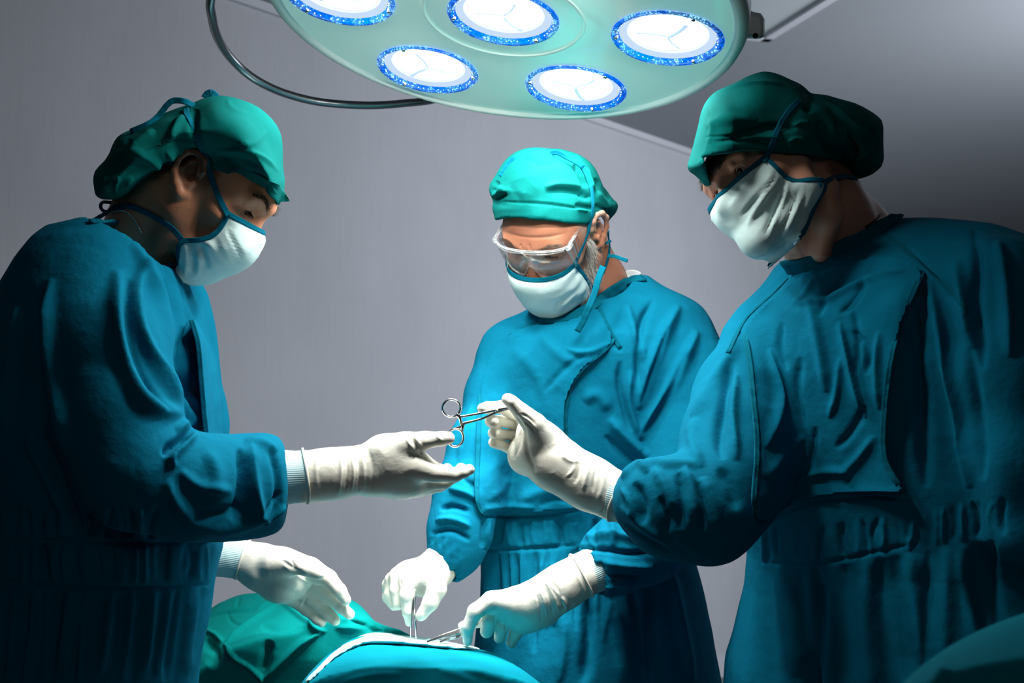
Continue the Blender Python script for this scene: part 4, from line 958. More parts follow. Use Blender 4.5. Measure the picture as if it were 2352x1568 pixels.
ST = [([(1440, 700), (1450, 750), (1470, 800), (1478, 830)], 10, .010), ([(1500, 690), (1470, 740), (1465, 820), (1470, 900)], 8, -.012), ([(1560, 700), (1520, 780), (1480, 870), (1465, 940)], 12, .014), ([(1600, 760), (1560, 860), (1490, 960), (1470, 1010)], 12, .014), ([(1530, 760), (1495, 850), (1470, 930)], 7, -.010), ([(1575, 820), (1530, 920), (1475, 1000)], 8, -.010),
 ([(1380, 730), (1400, 770), (1425, 810)], 5, -.005), ([(1425, 830), (1420, 880), (1435, 940), (1450, 990)], 7, -.010), ([(1450, 850), (1440, 920), (1470, 1010)], 7, .009), ([(1400, 960), (1430, 1000), (1490, 1050)], 12, .013), ([(1390, 1000), (1440, 1050), (1490, 1080)], 8, -.008),
 ([(1340, 920), (1370, 900), (1400, 940)], 14, .007), ([(1180, 760), (1210, 745), (1240, 738)], 4, -.004), ([(1165, 790), (1200, 770)], 6, .004), ([(1240, 780), (1290, 850), (1270, 900)], 14, .003), ([(1200, 850), (1260, 830), (1300, 790)], 16, .003), ([(1150, 880), (1160, 980), (1150, 1080)], 18, .003),
 ([(1030, 1120), (1070, 1130), (1100, 1150)], 8, .008), ([(1010, 1170), (1040, 1160), (1080, 1175)], 6, -.008), ([(1000, 1195), (1040, 1190), (1080, 1210)], 7, .008), ([(990, 1225), (1040, 1215), (1080, 1240)], 5, -.006), ([(1050, 1080), (1075, 1110), (1105, 1120)], 8, -.007), ([(1085, 930), (1070, 1000), (1055, 1060)], 8, .005),
 ([(1340, 1235), (1400, 1230), (1470, 1240), (1540, 1215)], 8, .009), ([(1330, 1260), (1390, 1262), (1460, 1275), (1530, 1255)], 6, -.009), ([(1370, 1285), (1430, 1300), (1500, 1300)], 7, .008), ([(1380, 1310), (1420, 1325), (1470, 1325)], 5, -.007), ([(1385, 1335), (1420, 1345), (1460, 1340)], 5, .006), ([(1400, 1205), (1450, 1190), (1500, 1200)], 7, -.008),
 ([(1110, 1184), (1200, 1186), (1280, 1178), (1340, 1170)], 4, -.006), ([(1108, 1262), (1180, 1262), (1280, 1256), (1320, 1252)], 3.5, -.006),
 ([(1345, 1370), (1360, 1440), (1340, 1568)], 14, -.016), ([(1400, 1380), (1430, 1450), (1440, 1568)], 16, .014), ([(1500, 1340), (1490, 1440), (1500, 1568)], 14, -.014), ([(1540, 1300), (1560, 1420), (1590, 1568)], 12, .010), ([(1290, 1400), (1300, 1480), (1285, 1568)], 10, .006), ([(1450, 1340), (1465, 1440), (1470, 1568)], 10, -.010)]
rs = random.Random(9)
for i in range(22):
    x = 1115+i*14+rs.uniform(-5, 5)
    ST.append(([(x, 1190), (x+rs.uniform(-9, 9), 1222), (x+rs.uniform(-8, 8), 1258)], rs.uniform(3.5, 7), rs.uniform(-.006, .007)))
    ST.append(([(x, 1264), (x+rs.uniform(-6, 6), 1310), (x+rs.uniform(-12, 12), 1400+rs.uniform(0, 100))], rs.uniform(5, 10), rs.uniform(-.008, .008)))
for i in range(9):
    a = i/8; x = 985+70*a; y = 1248+55*a*a; ST.append(([(x, y-2), (x+6, y-26)], 2.5, -.0018*(1 if i % 2 else -1)))
    y = 1262+95*a; x = 1316+62*a; ST.append(([(x-2, y), (x+26, y-10+rs.uniform(-6, 6))], 3, -.0025*(1 if i % 2 else -1)))
D = folds(v, n, ST)+.0022*vnoise(v*9, 15)+.0010*vnoise(v*24, 16)+.0030*creases(v*[1, .7, 1], 8, 17)+.0009*creases(v*[1, .8, 1], 16, 18)
v = v+n*D[:, None]; v = lap(v, f, 1, .3); GM = (v, f); gown = mesh_np('surgical_gown', v, f, MD, [M['gown']])
bG = bvh_of([GM])
make_ribbon('collar', gown, bvh_of([GM, HM]), [(1240, 737), (1290, 735), (1340, 718), (1372, 698), (1400, 672), (1440, 648), (1478, 640)], .020, off=.001, mat='seam', wob=.0005, th=.0028)
for q in ([(1375, 702), (1395, 750), (1425, 800)], [(1170, 772), (1215, 745), (1245, 735)]): make_ribbon('seam', gown, bG, q, .007, off=.0003, mat='seam')
loose('undershirt', MD, [(1410, 642, 2.2), (1430, 634, 2.2), (1452, 628, 2.2), (1470, 634, 2.2)], .014, 1, mat='undershirt')
# flap on the chest, laid over the gown
def panel(name, parent, b, poly, off, rim, mat='gown', lift=None, hem=True, seed=0, step=7):
    poly = smooth_poly(poly, 1); lo = poly.min(0)-step; hi = poly.max(0)+step
    xs = np.arange(lo[0], hi[0], step); ys = np.arange(lo[1], hi[1], step); X, Y = np.meshgrid(xs, ys); sd = poly_sd(X, Y, poly)
    # snap outer vertices to the outline
    gx = poly_sd(X+1, Y, poly)-sd; gy = poly_sd(X, Y+1, poly)-sd; m = (sd > 0) & (sd < step*1.2)
    X2 = X-np.where(m, gx*sd, 0); Y2 = Y-np.where(m, gy*sd, 0)
    use = sd < step*1.2; idx = -np.ones(X.shape, int); V = []; ins = []
    Z = np.full(X.shape, np.nan)
    for i, j in zip(*np.where(use)):
        h_, n_ = hit(b, X2[i, j], Y2[i, j])
        if h_ is not None: Z[i, j] = -h_[2]
    # smooth the depth so the sheet bridges small folds
    for _ in range(6):
        Zp = np.pad(Z, 1, constant_values=np.nan); st = np.stack([Zp[1:-1, 1:-1], Zp[:-2, 1:-1], Zp[2:, 1:-1], Zp[1:-1, :-2], Zp[1:-1, 2:]]); import warnings
        with warnings.catch_warnings():
            warnings.simplefilter('ignore'); Z = np.where(use, np.nanmean(st, 0), np.nan)
    for i, j in zip(*np.where(use & ~np.isnan(Z))):
        o_ = off+(lift(X2[i, j], Y2[i, j]) if lift else 0); idx[i, j] = len(V); V.append(P(X2[i, j], Y2[i, j], Z[i, j]-o_))
    V = np.array(V); Fq = []
    for i in range(len(ys)-1):
        for j in range(len(xs)-1):
            q = (idx[i, j], idx[i+1, j], idx[i+1, j+1], idx[i, j+1])
            if min(q) >= 0 and poly_sd(np.array([(X[i, j]+X[i, j+1])/2]), np.array([(Y[i, j]+Y[i+1, j])/2]), poly)[0] < step*.3: Fq.append(q)
    Fq = np.array(Fq)
    used = np.unique(Fq); mp_ = -np.ones(len(V), int); mp_[used] = np.arange(len(used)); V = V[used]; Fq = mp_[Fq]
    V, Fq = subdiv(V, Fq)
    nn = vnorm(V, Fq); nn = nn*np.sign(nn[:, 2])[:, None]
    D = folds(V, nn, rim, both=True)+.0014*vnoise(V*28, seed)+.0026*creases(V, 9, seed+1)+.0012*creases(V, 19, seed+2)
    V = V+nn*D[:, None]; vv, ff = solid_sheet(V, Fq, nn, .0015); o = mesh_np(name, vv, ff, parent, [M[mat]]); fix_normals(o)
    return o, (V, Fq)
FLM = [(1102, 905), (1112, 850), (1135, 800), (1170, 765), (1220, 745), (1290, 742), (1350, 722), (1372, 705), (1385, 735), (1412, 778), (1385, 812), (1345, 840), (1318, 872), (1300, 915), (1294, 960), (1298, 1020), (1304, 1080), (1330, 1120), (1345, 1162), (1300, 1168), (1200, 1178), (1115, 1185), (1096, 1178), (1088, 1140), (1093, 1050), (1096, 960)]
RM = [([(1240, 770), (1300, 830), (1340, 830)], 12, .004), ([(1300, 800), (1340, 815), (1400, 790)], 7, .006), ([(1180, 800), (1240, 860), (1250, 920)], 14, .003), ([(1250, 900), (1290, 850), (1350, 810)], 7, -.004), ([(1120, 1150), (1160, 1120), (1170, 1060)], 10, .003), ([(1190, 1150), (1260, 1120), (1300, 1130)], 14, .005), ([(1130, 900), (1150, 950), (1180, 960)], 12, .002), ([(1330, 1160), (1280, 1140), (1240, 1160)], 7, -.004), ([(1110, 1170), (1150, 1160), (1230, 1165)], 8, .006)]
pn, PM = panel('chest_flap', gown, bG, FLM, .004, RM, lift=lambda x, y: .010*math.exp(-((x-1330)/60)**2)*(1 if y < 1120 else .4)+.004*math.exp(-((y-1150)/40)**2), seed=31)
bP = bvh_of([GM, PM])
make_ribbon('hem', pn, bP, [(1104, 905), (1100, 960), (1097, 1050), (1093, 1140), (1100, 1172), (1112, 1180)], .0075, off=.0008, th=.0014, mat='seam', wob=.0005)
make_ribbon('hem', pn, bP, [(1410, 780), (1385, 808), (1345, 837), (1318, 868), (1303, 915), (1297, 960), (1300, 1035)], .0075, off=.0008, th=.0014, mat='seam', wob=.0007)
# ================================================================== surgeon on the right (faces left, leans over)
RT = thing('person', tuple(W(P(2050, 2600, 1.85))*[1, 1, 0]), 'tall person on the right in dark teal gown, leaning over and holding up a clamp', 'person')
MxR = anchored((-.85, -.20, .48), (-.42, .85, -.27), (-.032, .085, .017), (1690, 392, 1.76), .94)
M['skinR'] = mat_skin('skin_light', (.62, .33, .225, 1), (.52, .22, .15, 1), (.05, .03, .02, 1))
fd = Field(.0016, .02)
head_prims(fd, MxR, eye_open=.0058, look=.0005, ears=(), zl=.84)
fd.chain([(1850, 410, 1.86, 84), (1890, 480, 1.88, 92), (1950, 590, 1.92, 105)], k=.025)
fd.chain([(1800, 470, 1.84, 60), (1850, 550, 1.86, 54), (1890, 620, 1.88, 60)], k=.02)
fd.chain([(1880, 430, 1.90, 62), (1955, 510, 1.93, 66), (1990, 560, 1.94, 80)], k=.02)
fd.chain([(1900, 430, 1.80, 26), (1905, 500, 1.80, 22), (1890, 580, 1.82, 18)], k=.02)
v, f = fd.mesh(); v = lap(v, f, 1, .4); vl = to_local(MxR, v); HR = (v, f); body = mesh_np('body', v, f, RT, [M['skinR']])
hair_attr(body, vl, lambda p: np.clip(sstep(-.05, -.08, p[:, 1])*sstep(-.06, -.02, p[:, 2])*.8, 0, .8)); eyeballs(body, MxR, (-.12, .85, -.25))
bHR = bvh_of([HR]); brows(body, MxR, bHR, M['darkhair2'], n=190)
oc = smooth_poly([(1577, 389), (1584, 365), (1591, 344), (1597, 315), (1604, 283), (1612, 255), (1623, 232), (1640, 213), (1661, 203), (1681, 198), (1706, 178), (1744, 166), (1763, 166), (1790, 172), (1811, 181), (1838, 193), (1852, 206), (1862, 216), (1894, 218), (1925, 226), (1955, 232), (1985, 246), (2012, 264), (2028, 280), (2029, 330), (2028, 376), (2006, 398), (1985, 408), (1967, 412), (1945, 395), (1939, 372), (1900, 420), (1800, 440), (1700, 430), (1640, 425), (1621, 425), (1600, 405)], 1)
brim = [(1540, 420), (1577, 391), (1600, 408), (1621, 428), (1634, 424), (1622, 392), (1614, 361), (1630, 356), (1652, 352), (1699, 347), (1744, 347), (1785, 350), (1827, 352), (1870, 358), (1907, 365), (1932, 372), (1945, 385), (1967, 414), (1975, 440), (2000, 600), (1540, 600)]
cp = Field(.0028, .015)
cp.inflate(oc, 1.86, .115, 85, tilt=(0.0003, 0), c0=(1800, 300))
cp.chain([(1720, 290, 1.79, 85), (1800, 310, 1.80, 90)], k=.02)
cranium_cover(cp, MxR, .006)
cp.prism(brim, '-', .002)
v, f = cp.mesh(); v, f = subdiv(v, f); n = vnorm(v, f)
D = folds(v, n, [([(1660, 210), (1720, 190), (1790, 190), (1845, 215)], 7, .005, -1), ([(1700, 180), (1760, 178), (1820, 200)], 8, -.003), ([(1850, 205), (1862, 235), (1850, 260)], 9, -.010), ([(1620, 290), (1680, 270), (1740, 280)], 12, .003), ([(1680, 310), (1730, 300), (1780, 290), (1830, 295)], 8, -.006), ([(1690, 320), (1750, 312), (1800, 320)], 7, .005), ([(1640, 325), (1700, 318), (1760, 322)], 7, -.004),
  ([(1870, 235), (1900, 270), (1910, 320), (1930, 350)], 10, .008), ([(1900, 235), (1950, 280), (2000, 320), (2010, 340)], 6, .007, 1), ([(1880, 280), (1890, 320), (1915, 360)], 8, -.009), ([(1930, 290), (1935, 330), (1950, 365)], 9, .010), ([(1950, 300), (1965, 330), (1958, 365)], 8, -.011), ([(2010, 320), (1990, 350), (1960, 370)], 8, .008), ([(2025, 340), (2010, 370), (1975, 385)], 7, -.008), ([(2000, 290), (2015, 330), (2000, 370)], 8, -.006), ([(1820, 290), (1840, 280), (1860, 285)], 5, .003), ([(1810, 325), (1830, 315), (1850, 325)], 4, .003), ([(1620, 316), (1660, 312), (1720, 312), (1770, 312)], 3, -.002), ([(1970, 245), (1990, 270), (1985, 300)], 7, -.005), ([(1625, 240), (1640, 280), (1630, 330)], 6, .002)])
D += .0012*vnoise(v*30, 23)+.0016*creases(v, 12, 24)
v = v+n*D[:, None]; CR = (v, f); cap = mesh_np('surgical_cap', v, f, RT, [M['cap']])
NEAR[0] = -1
mo, MR, gR = make_mask(RT, MxR, [(1652, 452), (1656, 470), (1663, 489), (1685, 512), (1706, 529), (1731, 551), (1763, 564), (1795, 572), (1822, 568)],
   [(1760, 364, .069), (1782, 392, .069), (1811, 414, .068), (1850, 428, .066), (1878, 428, .062), (1873, 459, .058), (1862, 497, .052), (1846, 535, .044), (1824, 562, .036)], .0016, 8, bv=bHR, strokes=[([(1795, 400), (1750, 455), (1715, 520)], 6, .0035), ([(1785, 405), (1735, 460), (1700, 500)], 5, -.0030), ([(1812, 415), (1795, 470), (1770, 530)], 5, .0040), ([(1805, 430), (1782, 480), (1755, 540)], 5, -.0045), ([(1845, 430), (1830, 480), (1800, 545)], 5, .0030), ([(1832, 440), (1815, 490), (1790, 540)], 4, -.0035), ([(1735, 385), (1700, 440), (1675, 480)], 5, .0018), ([(1750, 400), (1715, 450), (1690, 490)], 5, -.0008), ([(1862, 440), (1850, 490), (1835, 530)], 4, .002)])
bA = bvh_of([HR, CR, MR])
make_ribbon('mask_strap', mo, bA, [(1752, 372), (1768, 345), (1778, 315), (1795, 275), (1822, 242), (1850, 220)], .0085, off=.002, seed=2)
make_ribbon('mask_strap', mo, bA, [(1880, 426), (1900, 414), (1925, 406), (1950, 405), (1964, 412)], .0070, off=.002, seed=3)
make_ribbon('neck_cord', RT, bA, [(1985, 522), (2008, 508), (2024, 492)], .0030, off=.001, mat='black')
# gown
g = Field(.0055*GQ, .02)
g.rows([(497, 2050, 2100, 1.94, .05), (508, 2010, 2230, 1.93, .09), (525, 1968, 2290, 1.92, .12), (550, 1925, 2330, 1.91, .14), (580, 1860, 2370, 1.9, .155), (600, 1825, 2385, 1.89, .16), (625, 1805, 2395, 1.88, .165), (660, 1775, 2400, 1.87, .17), (700, 1730, 2405, 1.86, .17), (760, 1690, 2405, 1.86, .17), (820, 1682, 2400, 1.86, .17), (1000, 1702, 2390, 1.86, .165), (1180, 1722, 2365, 1.86, .155), (1290, 1745, 2336, 1.86, .15), (1370, 1738, 2345, 1.86, .16), (1450, 1722, 2375, 1.86, .17), (1568, 1698, 2400, 1.86, .19), (2150, 1650, 2470, 1.86, .18)], 1.86, 2.4, skew=.42)
g.chain([(1745, 800, 1.93, 80), (1710, 900, 1.87, 104), (1690, 1010, 1.81, 118), (1670, 1110, 1.76, 118), (1620, 1170, 1.73, 114), (1540, 1165, 1.725, 104), (1500, 1148, 1.725, 86)], k=.025)
g.chain([(1500, 1148, 1.725, 86), (1483, 1143, 1.735, 68)], k=.01)
g.cone(P(1432, 1135, 1.76), P(1360, 1110, 1.79), .030, .030, op='-', k=.003)
g.chain([(2285, 660, 1.72, 110), (2320, 850, 1.68, 112), (2350, 1050, 1.66, 105), (2370, 1200, 1.66, 95)], k=.03)
g.ell(P(1905, 470, 1.88), (.070, .082, .09), op='-', k=.004)
v, f = g.mesh(); v = lap(v, f, 2); v, f = subdiv(v, f); n = vnorm(v, f)
ST = [([(1700, 770), (1660, 850), (1620, 910), (1590, 960)], 14, .008), ([(1680, 830), (1665, 920), (1650, 1010), (1660, 1060)], 12, -.012), ([(1690, 860), (1680, 950), (1690, 1060)], 10, .010), ([(1600, 960), (1590, 1020), (1610, 1080)], 14, .007),
 ([(1430, 1100), (1450, 1070), (1475, 1065), (1490, 1090)], 9.2, 0.0086), ([(1480, 1062), (1520, 1070), (1560, 1070), (1600, 1075)], 10.3, 0.0065), ([(1460, 1110), (1480, 1150), (1480, 1200)], 10.3, -0.0086), ([(1500, 1080), (1530, 1120), (1545, 1180)], 11.5, 0.0086), ([(1520, 1140), (1540, 1190), (1530, 1220)], 9.2, -0.0072), ([(1570, 1080), (1590, 1130), (1600, 1190)], 11.5, 0.0086), ([(1560, 1090), (1570, 1150), (1565, 1210)], 9.2, -0.0086), ([(1610, 1100), (1640, 1160), (1650, 1220)], 13.8, 0.0072), ([(1600, 1110), (1618, 1170), (1612, 1220)], 8.0, -0.0065), ([(1430, 1160), (1470, 1200), (1530, 1240)], 9.2, 0.0050), ([(1420, 1190), (1470, 1225), (1540, 1262)], 6.9, -0.0043), ([(1540, 1200), (1570, 1240), (1620, 1260)], 13.8, 0.0043), ([(1430, 1120), (1450, 1150), (1460, 1190)], 5.8, 0.0058), ([(1650, 1080), (1680, 1120), (1690, 1170)], 13.8, -0.0058),
 ([(1850, 600), (1800, 640), (1740, 690), (1700, 740)], 5, -.004), ([(2060, 560), (2120, 600), (2180, 660), (2220, 720)], 5, -.005), ([(2240, 530), (2250, 600), (2240, 700), (2260, 850)], 12, -.014), ([(2200, 600), (2210, 700), (2240, 800)], 14, .012), ([(2290, 560), (2310, 680), (2320, 820)], 14, .014), ([(2130, 640), (2160, 780), (2200, 950), (2230, 1120)], 16, .013), ([(2100, 700), (2110, 850), (2120, 1000), (2130, 1120)], 16, -.012), ([(2230, 800), (2250, 950), (2260, 1100)], 12, -.010),
 ([(1745, 1290), (1800, 1296), (1900, 1292), (2000, 1270), (2110, 1245)], 4, -.006), ([(1760, 1205), (1850, 1150), (2000, 1140), (2100, 1150)], 4, -.006)]
rs = random.Random(19)
for i in range(26):
    x = 1752+i*22+rs.uniform(-8, 8); yb = 1295-max(0, (x-1900))*.16
    ST.append(([(x+rs.uniform(-10, 10), yb-90), (x+rs.uniform(-16, 16), yb-45), (x+rs.uniform(-8, 8), yb-4)], rs.uniform(4, 9), rs.uniform(-.0055, .006)))
for i in range(15):
    x = 1760+i*38+rs.uniform(-12, 12); yb = 1295-max(0, (x-1900))*.16
    ST.append(([(x, yb+4), (x+rs.uniform(-6, 14), yb+90), (x+rs.uniform(-20, 50), yb+240+rs.uniform(0, 150))], rs.uniform(11, 26), rs.uniform(.004, .016)*rs.choice((-1, 1))))
D = folds(v, n, ST)+.0026*vnoise(v*9, 25)+.0011*vnoise(v*24, 26)+.0036*creases(v*[1, .7, 1], 7, 27)+.0010*creases(v*[1, .8, 1], 14, 28)
v = v+n*D[:, None]; v = lap(v, f, 1, .3); GR = (v, f); gown = mesh_np('surgical_gown', v, f, RT, [M['gown']])
bG = bvh_of([GR])
make_ribbon('collar', gown, bvh_of([GR, HR]), [(1812, 606), (1838, 614), (1880, 600), (1930, 577), (1980, 552), (2030, 526), (2062, 508)], .028, relax=60, off=.008, mat='seam', wob=.0008, th=.0028)
for q in ([(2030, 535), (2080, 570), (2130, 620), (2190, 670), (2225, 720)], [(1810, 640), (1760, 690), (1710, 730), (1672, 810)]): make_ribbon('seam', gown, bG, q, .007, off=.0003, mat='seam')
FLR = [(1708, 765), (1730, 728), (1770, 690), (1830, 640), (1900, 615), (1990, 590), (2060, 585), (2125, 620), (2095, 680), (2062, 760), (2045, 860), (2034, 960), (2030, 1040), (2050, 1090), (2082, 1132), (2000, 1128), (1900, 1134), (1830, 1150), (1785, 1180), (1752, 1202), (1732, 1180), (1724, 1150), (1734, 1080), (1735, 1010), (1722, 900)]
RR = [([(1830, 700), (1900, 690), (1990, 640), (2080, 620)], 7, .007), ([(1990, 640), (1960, 700), (1930, 720)], 7, -.006), ([(1860, 690), (1880, 780), (1900, 900)], 12, .008), ([(1930, 740), (1950, 820), (1970, 900), (1990, 960)], 9, .010, 1), ([(1770, 800), (1800, 880), (1790, 960), (1760, 1030)], 9, .008, 1), ([(1960, 700), (1975, 780), (1965, 860)], 7, -.005), ([(1905, 960), (1925, 900), (1930, 820)], 8, .006), ([(1840, 820), (1830, 900), (1850, 980)], 10, -.006), ([(1800, 740), (1790, 800), (1810, 850)], 8, -.005), ([(1780, 1170), (1830, 1100), (1900, 1080), (1960, 1090)], 10, .007), ([(1760, 1100), (1800, 1040), (1850, 1000)], 12, .004), ([(1960, 760), (2000, 800), (1990, 860)], 8, -.006), ([(2010, 1000), (1975, 1050), (1930, 1090)], 10, .005), ([(1990, 930), (1960, 990), (1920, 1030)], 9, -.005), ([(1870, 640), (1850, 680), (1820, 700)], 7, .005), ([(1940, 640), (1900, 680), (1880, 730)], 6, -.004), ([(1850, 1100), (1870, 1040), (1875, 980)], 8, -.005), ([(2020, 760), (2010, 850), (2020, 940)], 8, .006)]
pn, PR = panel('chest_flap', gown, bG, FLR, .004, RR, lift=lambda x, y: .014*sstep(1950, 2080, np.array(x))*(1 if y > 640 else .4)+.006*math.exp(-((x-1730)/30)**2)+.006*math.exp(-((y-1150)/30)**2), seed=41)
bP = bvh_of([GR, PR])
make_ribbon('hem', pn, bP, [(1712, 770), (1722, 830), (1728, 900), (1739, 1010), (1736, 1080), (1729, 1150), (1738, 1185), (1752, 1196)], .0085, off=.0008, th=.0014, mat='seam', wob=.0007)
make_ribbon('hem', pn, bP, [(2118, 628), (2090, 685), (2060, 762), (2040, 860), (2030, 960), (2027, 1040), (2046, 1090), (2076, 1128)], .0085, off=.0008, th=.0014, mat='seam', wob=.0006)
# ================================================================== gloved hands and knitted cuffs
def glove(parent, chains, wrist, strokes, h=.0013, k=.004, k0=.010, bead=None, name='surgical_glove', extra=None, ridges=()):
    fd = Field(h, k)
    for c in wrist: fd.chain(c, k=.012)
    for c in chains: fd.chain(c, k=k, k0=k0)
    if extra: extra(fd)
    v, f = fd.mesh(); v = lap(v, f, 2, .4); n = vnorm(v, f)
    D = folds(v, n, strokes)+.0004*vnoise(v*70, 3)+.0003*creases(v, 60, 2); v = v+n*D[:, None]
    o = mesh_np(name, v, f, parent, [M['glove']])
    if bead is not None:     # rolled edge of the glove: ring around the wrist axis
        a, r, ax, up = bead; ax = ax/np.linalg.norm(ax); u1 = np.cross(ax, up); u1 /= np.linalg.norm(u1); u2 = np.cross(ax, u1)
        p = [a+r*(math.cos(t_)*u1+math.sin(t_)*u2)*(1+.02*math.sin(3*t_))+ax*.0012*math.sin(2*t_+1) for t_ in np.linspace(0, 2*math.pi, 40, endpoint=False)]
        vv, ff = tube_mesh(p, .0019, 8, closed=True); b_ = mesh_np('rolled_edge', vv, ff, o, [M['glove']]); fix_normals(b_)
    return o, (v, f)
def knit(parent, a, b, ra, rb, n_ribs=46):
    n_ribs = int(n_ribs*1.7)
    a = np.asarray(a); b = np.asarray(b); ax = (b-a)/np.linalg.norm(b-a); u1 = np.cross(ax, [0, 0, 1.]); u1 /= np.linalg.norm(u1); u2 = np.cross(ax, u1); V = []; m = n_ribs*4; L = 24
    for i in range(L+1):
        t_ = i/L; c = a+(b-a)*t_; r = ra+(rb-ra)*t_+.0006*math.sin(t_*7)
        for j in range(m):
            an = 2*math.pi*j/m; rr = r+.00025*math.sin(an*n_ribs); V.append(c+rr*(math.cos(an)*u1+math.sin(an)*u2))
    # closed inner wall
    for i in range(L, -1, -1):
        t_ = i/L; c = a+(b-a)*t_; r = ra+(rb-ra)*t_-.002
        for j in range(m): an = 2*math.pi*j/m; V.append(c+r*(math.cos(an)*u1+math.sin(an)*u2))
    R = 2*(L+1); Fc = [(i*m+j, i*m+(j+1) % m, ((i+1) % R)*m+(j+1) % m, ((i+1) % R)*m+j) for i in range(R) for j in range(m)]
    o = mesh_np('knit_cuff', V, Fc, parent, [M['knit']]); fix_normals(o); return o
gownL = [c for c in LF.children if c.name.startswith('surgical_gown')][0]; gownM = [c for c in MD.children if c.name.startswith('surgical_gown')][0]; gownR = [c for c in RT.children if c.name.startswith('surgical_gown')][0]
# --- left surgeon, near hand reaching out
w1 = [[(704, 1095, 1.752, 60), (745, 1090, 1.757, 56), (780, 1086, 1.762, 54), (815, 1080, 1.768, 50)], [(815, 1080, 1.768, 50), (860, 1074, 1.775, 54), (900, 1066, 1.78, 62)], [(860, 1085, 1.775, 52), (930, 1088, 1.785, 56)]]
ch = [[(880, 1040, 1.765, 44), (930, 1022, 1.76, 30), (975, 1011, 1.755, 20), (1014, 1007, 1.752, 16), (1030, 1006, 1.752, 14.5)],
      [(900, 1060, 1.77, 48), (955, 1070, 1.765, 36), (1000, 1085, 1.757, 22), (1042, 1090, 1.755, 16), (1062, 1084, 1.757, 14), (1078, 1078, 1.76, 12.5)],
      [(920, 1090, 1.79, 50), (975, 1100, 1.79, 30), (1020, 1105, 1.79, 17), (1050, 1090, 1.79, 14), (1059, 1076, 1.79, 13)],
      [(915, 1100, 1.80, 44), (965, 1113, 1.81, 26), (1010, 1113, 1.815, 16), (1034, 1092, 1.815, 14), (1027, 1077, 1.81, 13)],
      [(905, 1108, 1.81, 36), (955, 1122, 1.83, 20), (990, 1120, 1.835, 14), (1012, 1104, 1.835, 12)]]
s1 = [([(790, 1032), (800, 1080), (792, 1130)], 4, -.0016), ([(800, 1030), (815, 1080), (806, 1132)], 3.5, .0016), ([(812, 1030), (828, 1075), (822, 1132)], 4, -.0018), ([(824, 1026), (838, 1070), (834, 1130)], 3.5, .0014), ([(778, 1032), (786, 1080), (776, 1138)], 4, .0020), ([(730, 1034), (724, 1090), (735, 1146)], 5, .0012), ([(938, 992), (946, 1010), (968, 1036)], 3.5, -.0022), ([(948, 992), (956, 1008), (972, 1030)], 3, .0015), ([(930, 1000), (940, 1020), (966, 1050)], 3.5, .0015), ([(1000, 994), (1006, 1005), (1018, 1012)], 2.5, .0008), ([(845, 1030), (860, 1080), (850, 1128)], 5, -.0010), ([(968, 1050), (1000, 1066), (1040, 1078)], 4, -.0010)]
glove(LF, ch, w1, s1, bead=(P(702, 1094, 1.752), .0375, P(745, 1090, 1.757)-P(690, 1096, 1.75), np.array([0, 1, .1])))
knit(gownL, P(630, 1097, 1.745), P(706, 1094, 1.752), .037, .0355)
# --- left surgeon, far hand palm down over the drape
w2 = [[(562, 1286, 1.965, 44), (600, 1300, 1.965, 50)], [(600, 1302, 1.965, 50), (650, 1326, 1.96, 52)], [(610, 1310, 1.965, 46), (650, 1338, 1.965, 44)]]
ch = [[(630, 1295, 1.94, 34), (672, 1296, 1.925, 22), (705, 1306, 1.92, 16), (733, 1318, 1.92, 13)],
      [(650, 1300, 1.965, 44), (712, 1306, 1.965, 26), (755, 1327, 1.96, 19), (780, 1356, 1.955, 15), (794, 1378, 1.955, 13)],
      [(650, 1320, 1.97, 44), (708, 1332, 1.975, 22), (752, 1367, 1.975, 15.5), (785, 1395, 1.97, 13.5), (803, 1410, 1.965, 12)],
      [(640, 1335, 1.97, 40), (692, 1356, 1.98, 20), (732, 1388, 1.98, 15), (758, 1413, 1.975, 13.5), (770, 1425, 1.97, 12)],
      [(630, 1345, 1.975, 34), (672, 1374, 1.985, 17), (704, 1401, 1.985, 12.5), (728, 1422, 1.98, 11), (739, 1430, 1.975, 10)]]
s2 = [([(645, 1285), (668, 1300), (700, 1318)], 4, -.0015), ([(650, 1296), (680, 1322), (712, 1340)], 3, .0010), ([(696, 1376), (690, 1388), (686, 1396)], 2.5, .0012), ([(704, 1372), (700, 1384), (694, 1392)], 2.5, -.0010), ([(720, 1340), (710, 1352), (698, 1366)], 3, -.0014), ([(665, 1282), (672, 1290), (676, 1302)], 2.5, -.0012), ([(672, 1280), (680, 1290), (684, 1300)], 2.5, .0010), ([(610, 1330), (650, 1350), (680, 1362)], 6, -.0008), ([(750, 1300), (760, 1310), (764, 1322)], 4, -.0006)]
glove(LF, ch, w2, s2, h=.0014, bead=(P(558, 1286, 1.965), .0305, P(600, 1300, 1.965)-P(555, 1284, 1.965), np.array([0, 1, .1])))
knit(gownL, P(455, 1270, 1.96), P(560, 1286, 1.965), .0315, .0295, 40)
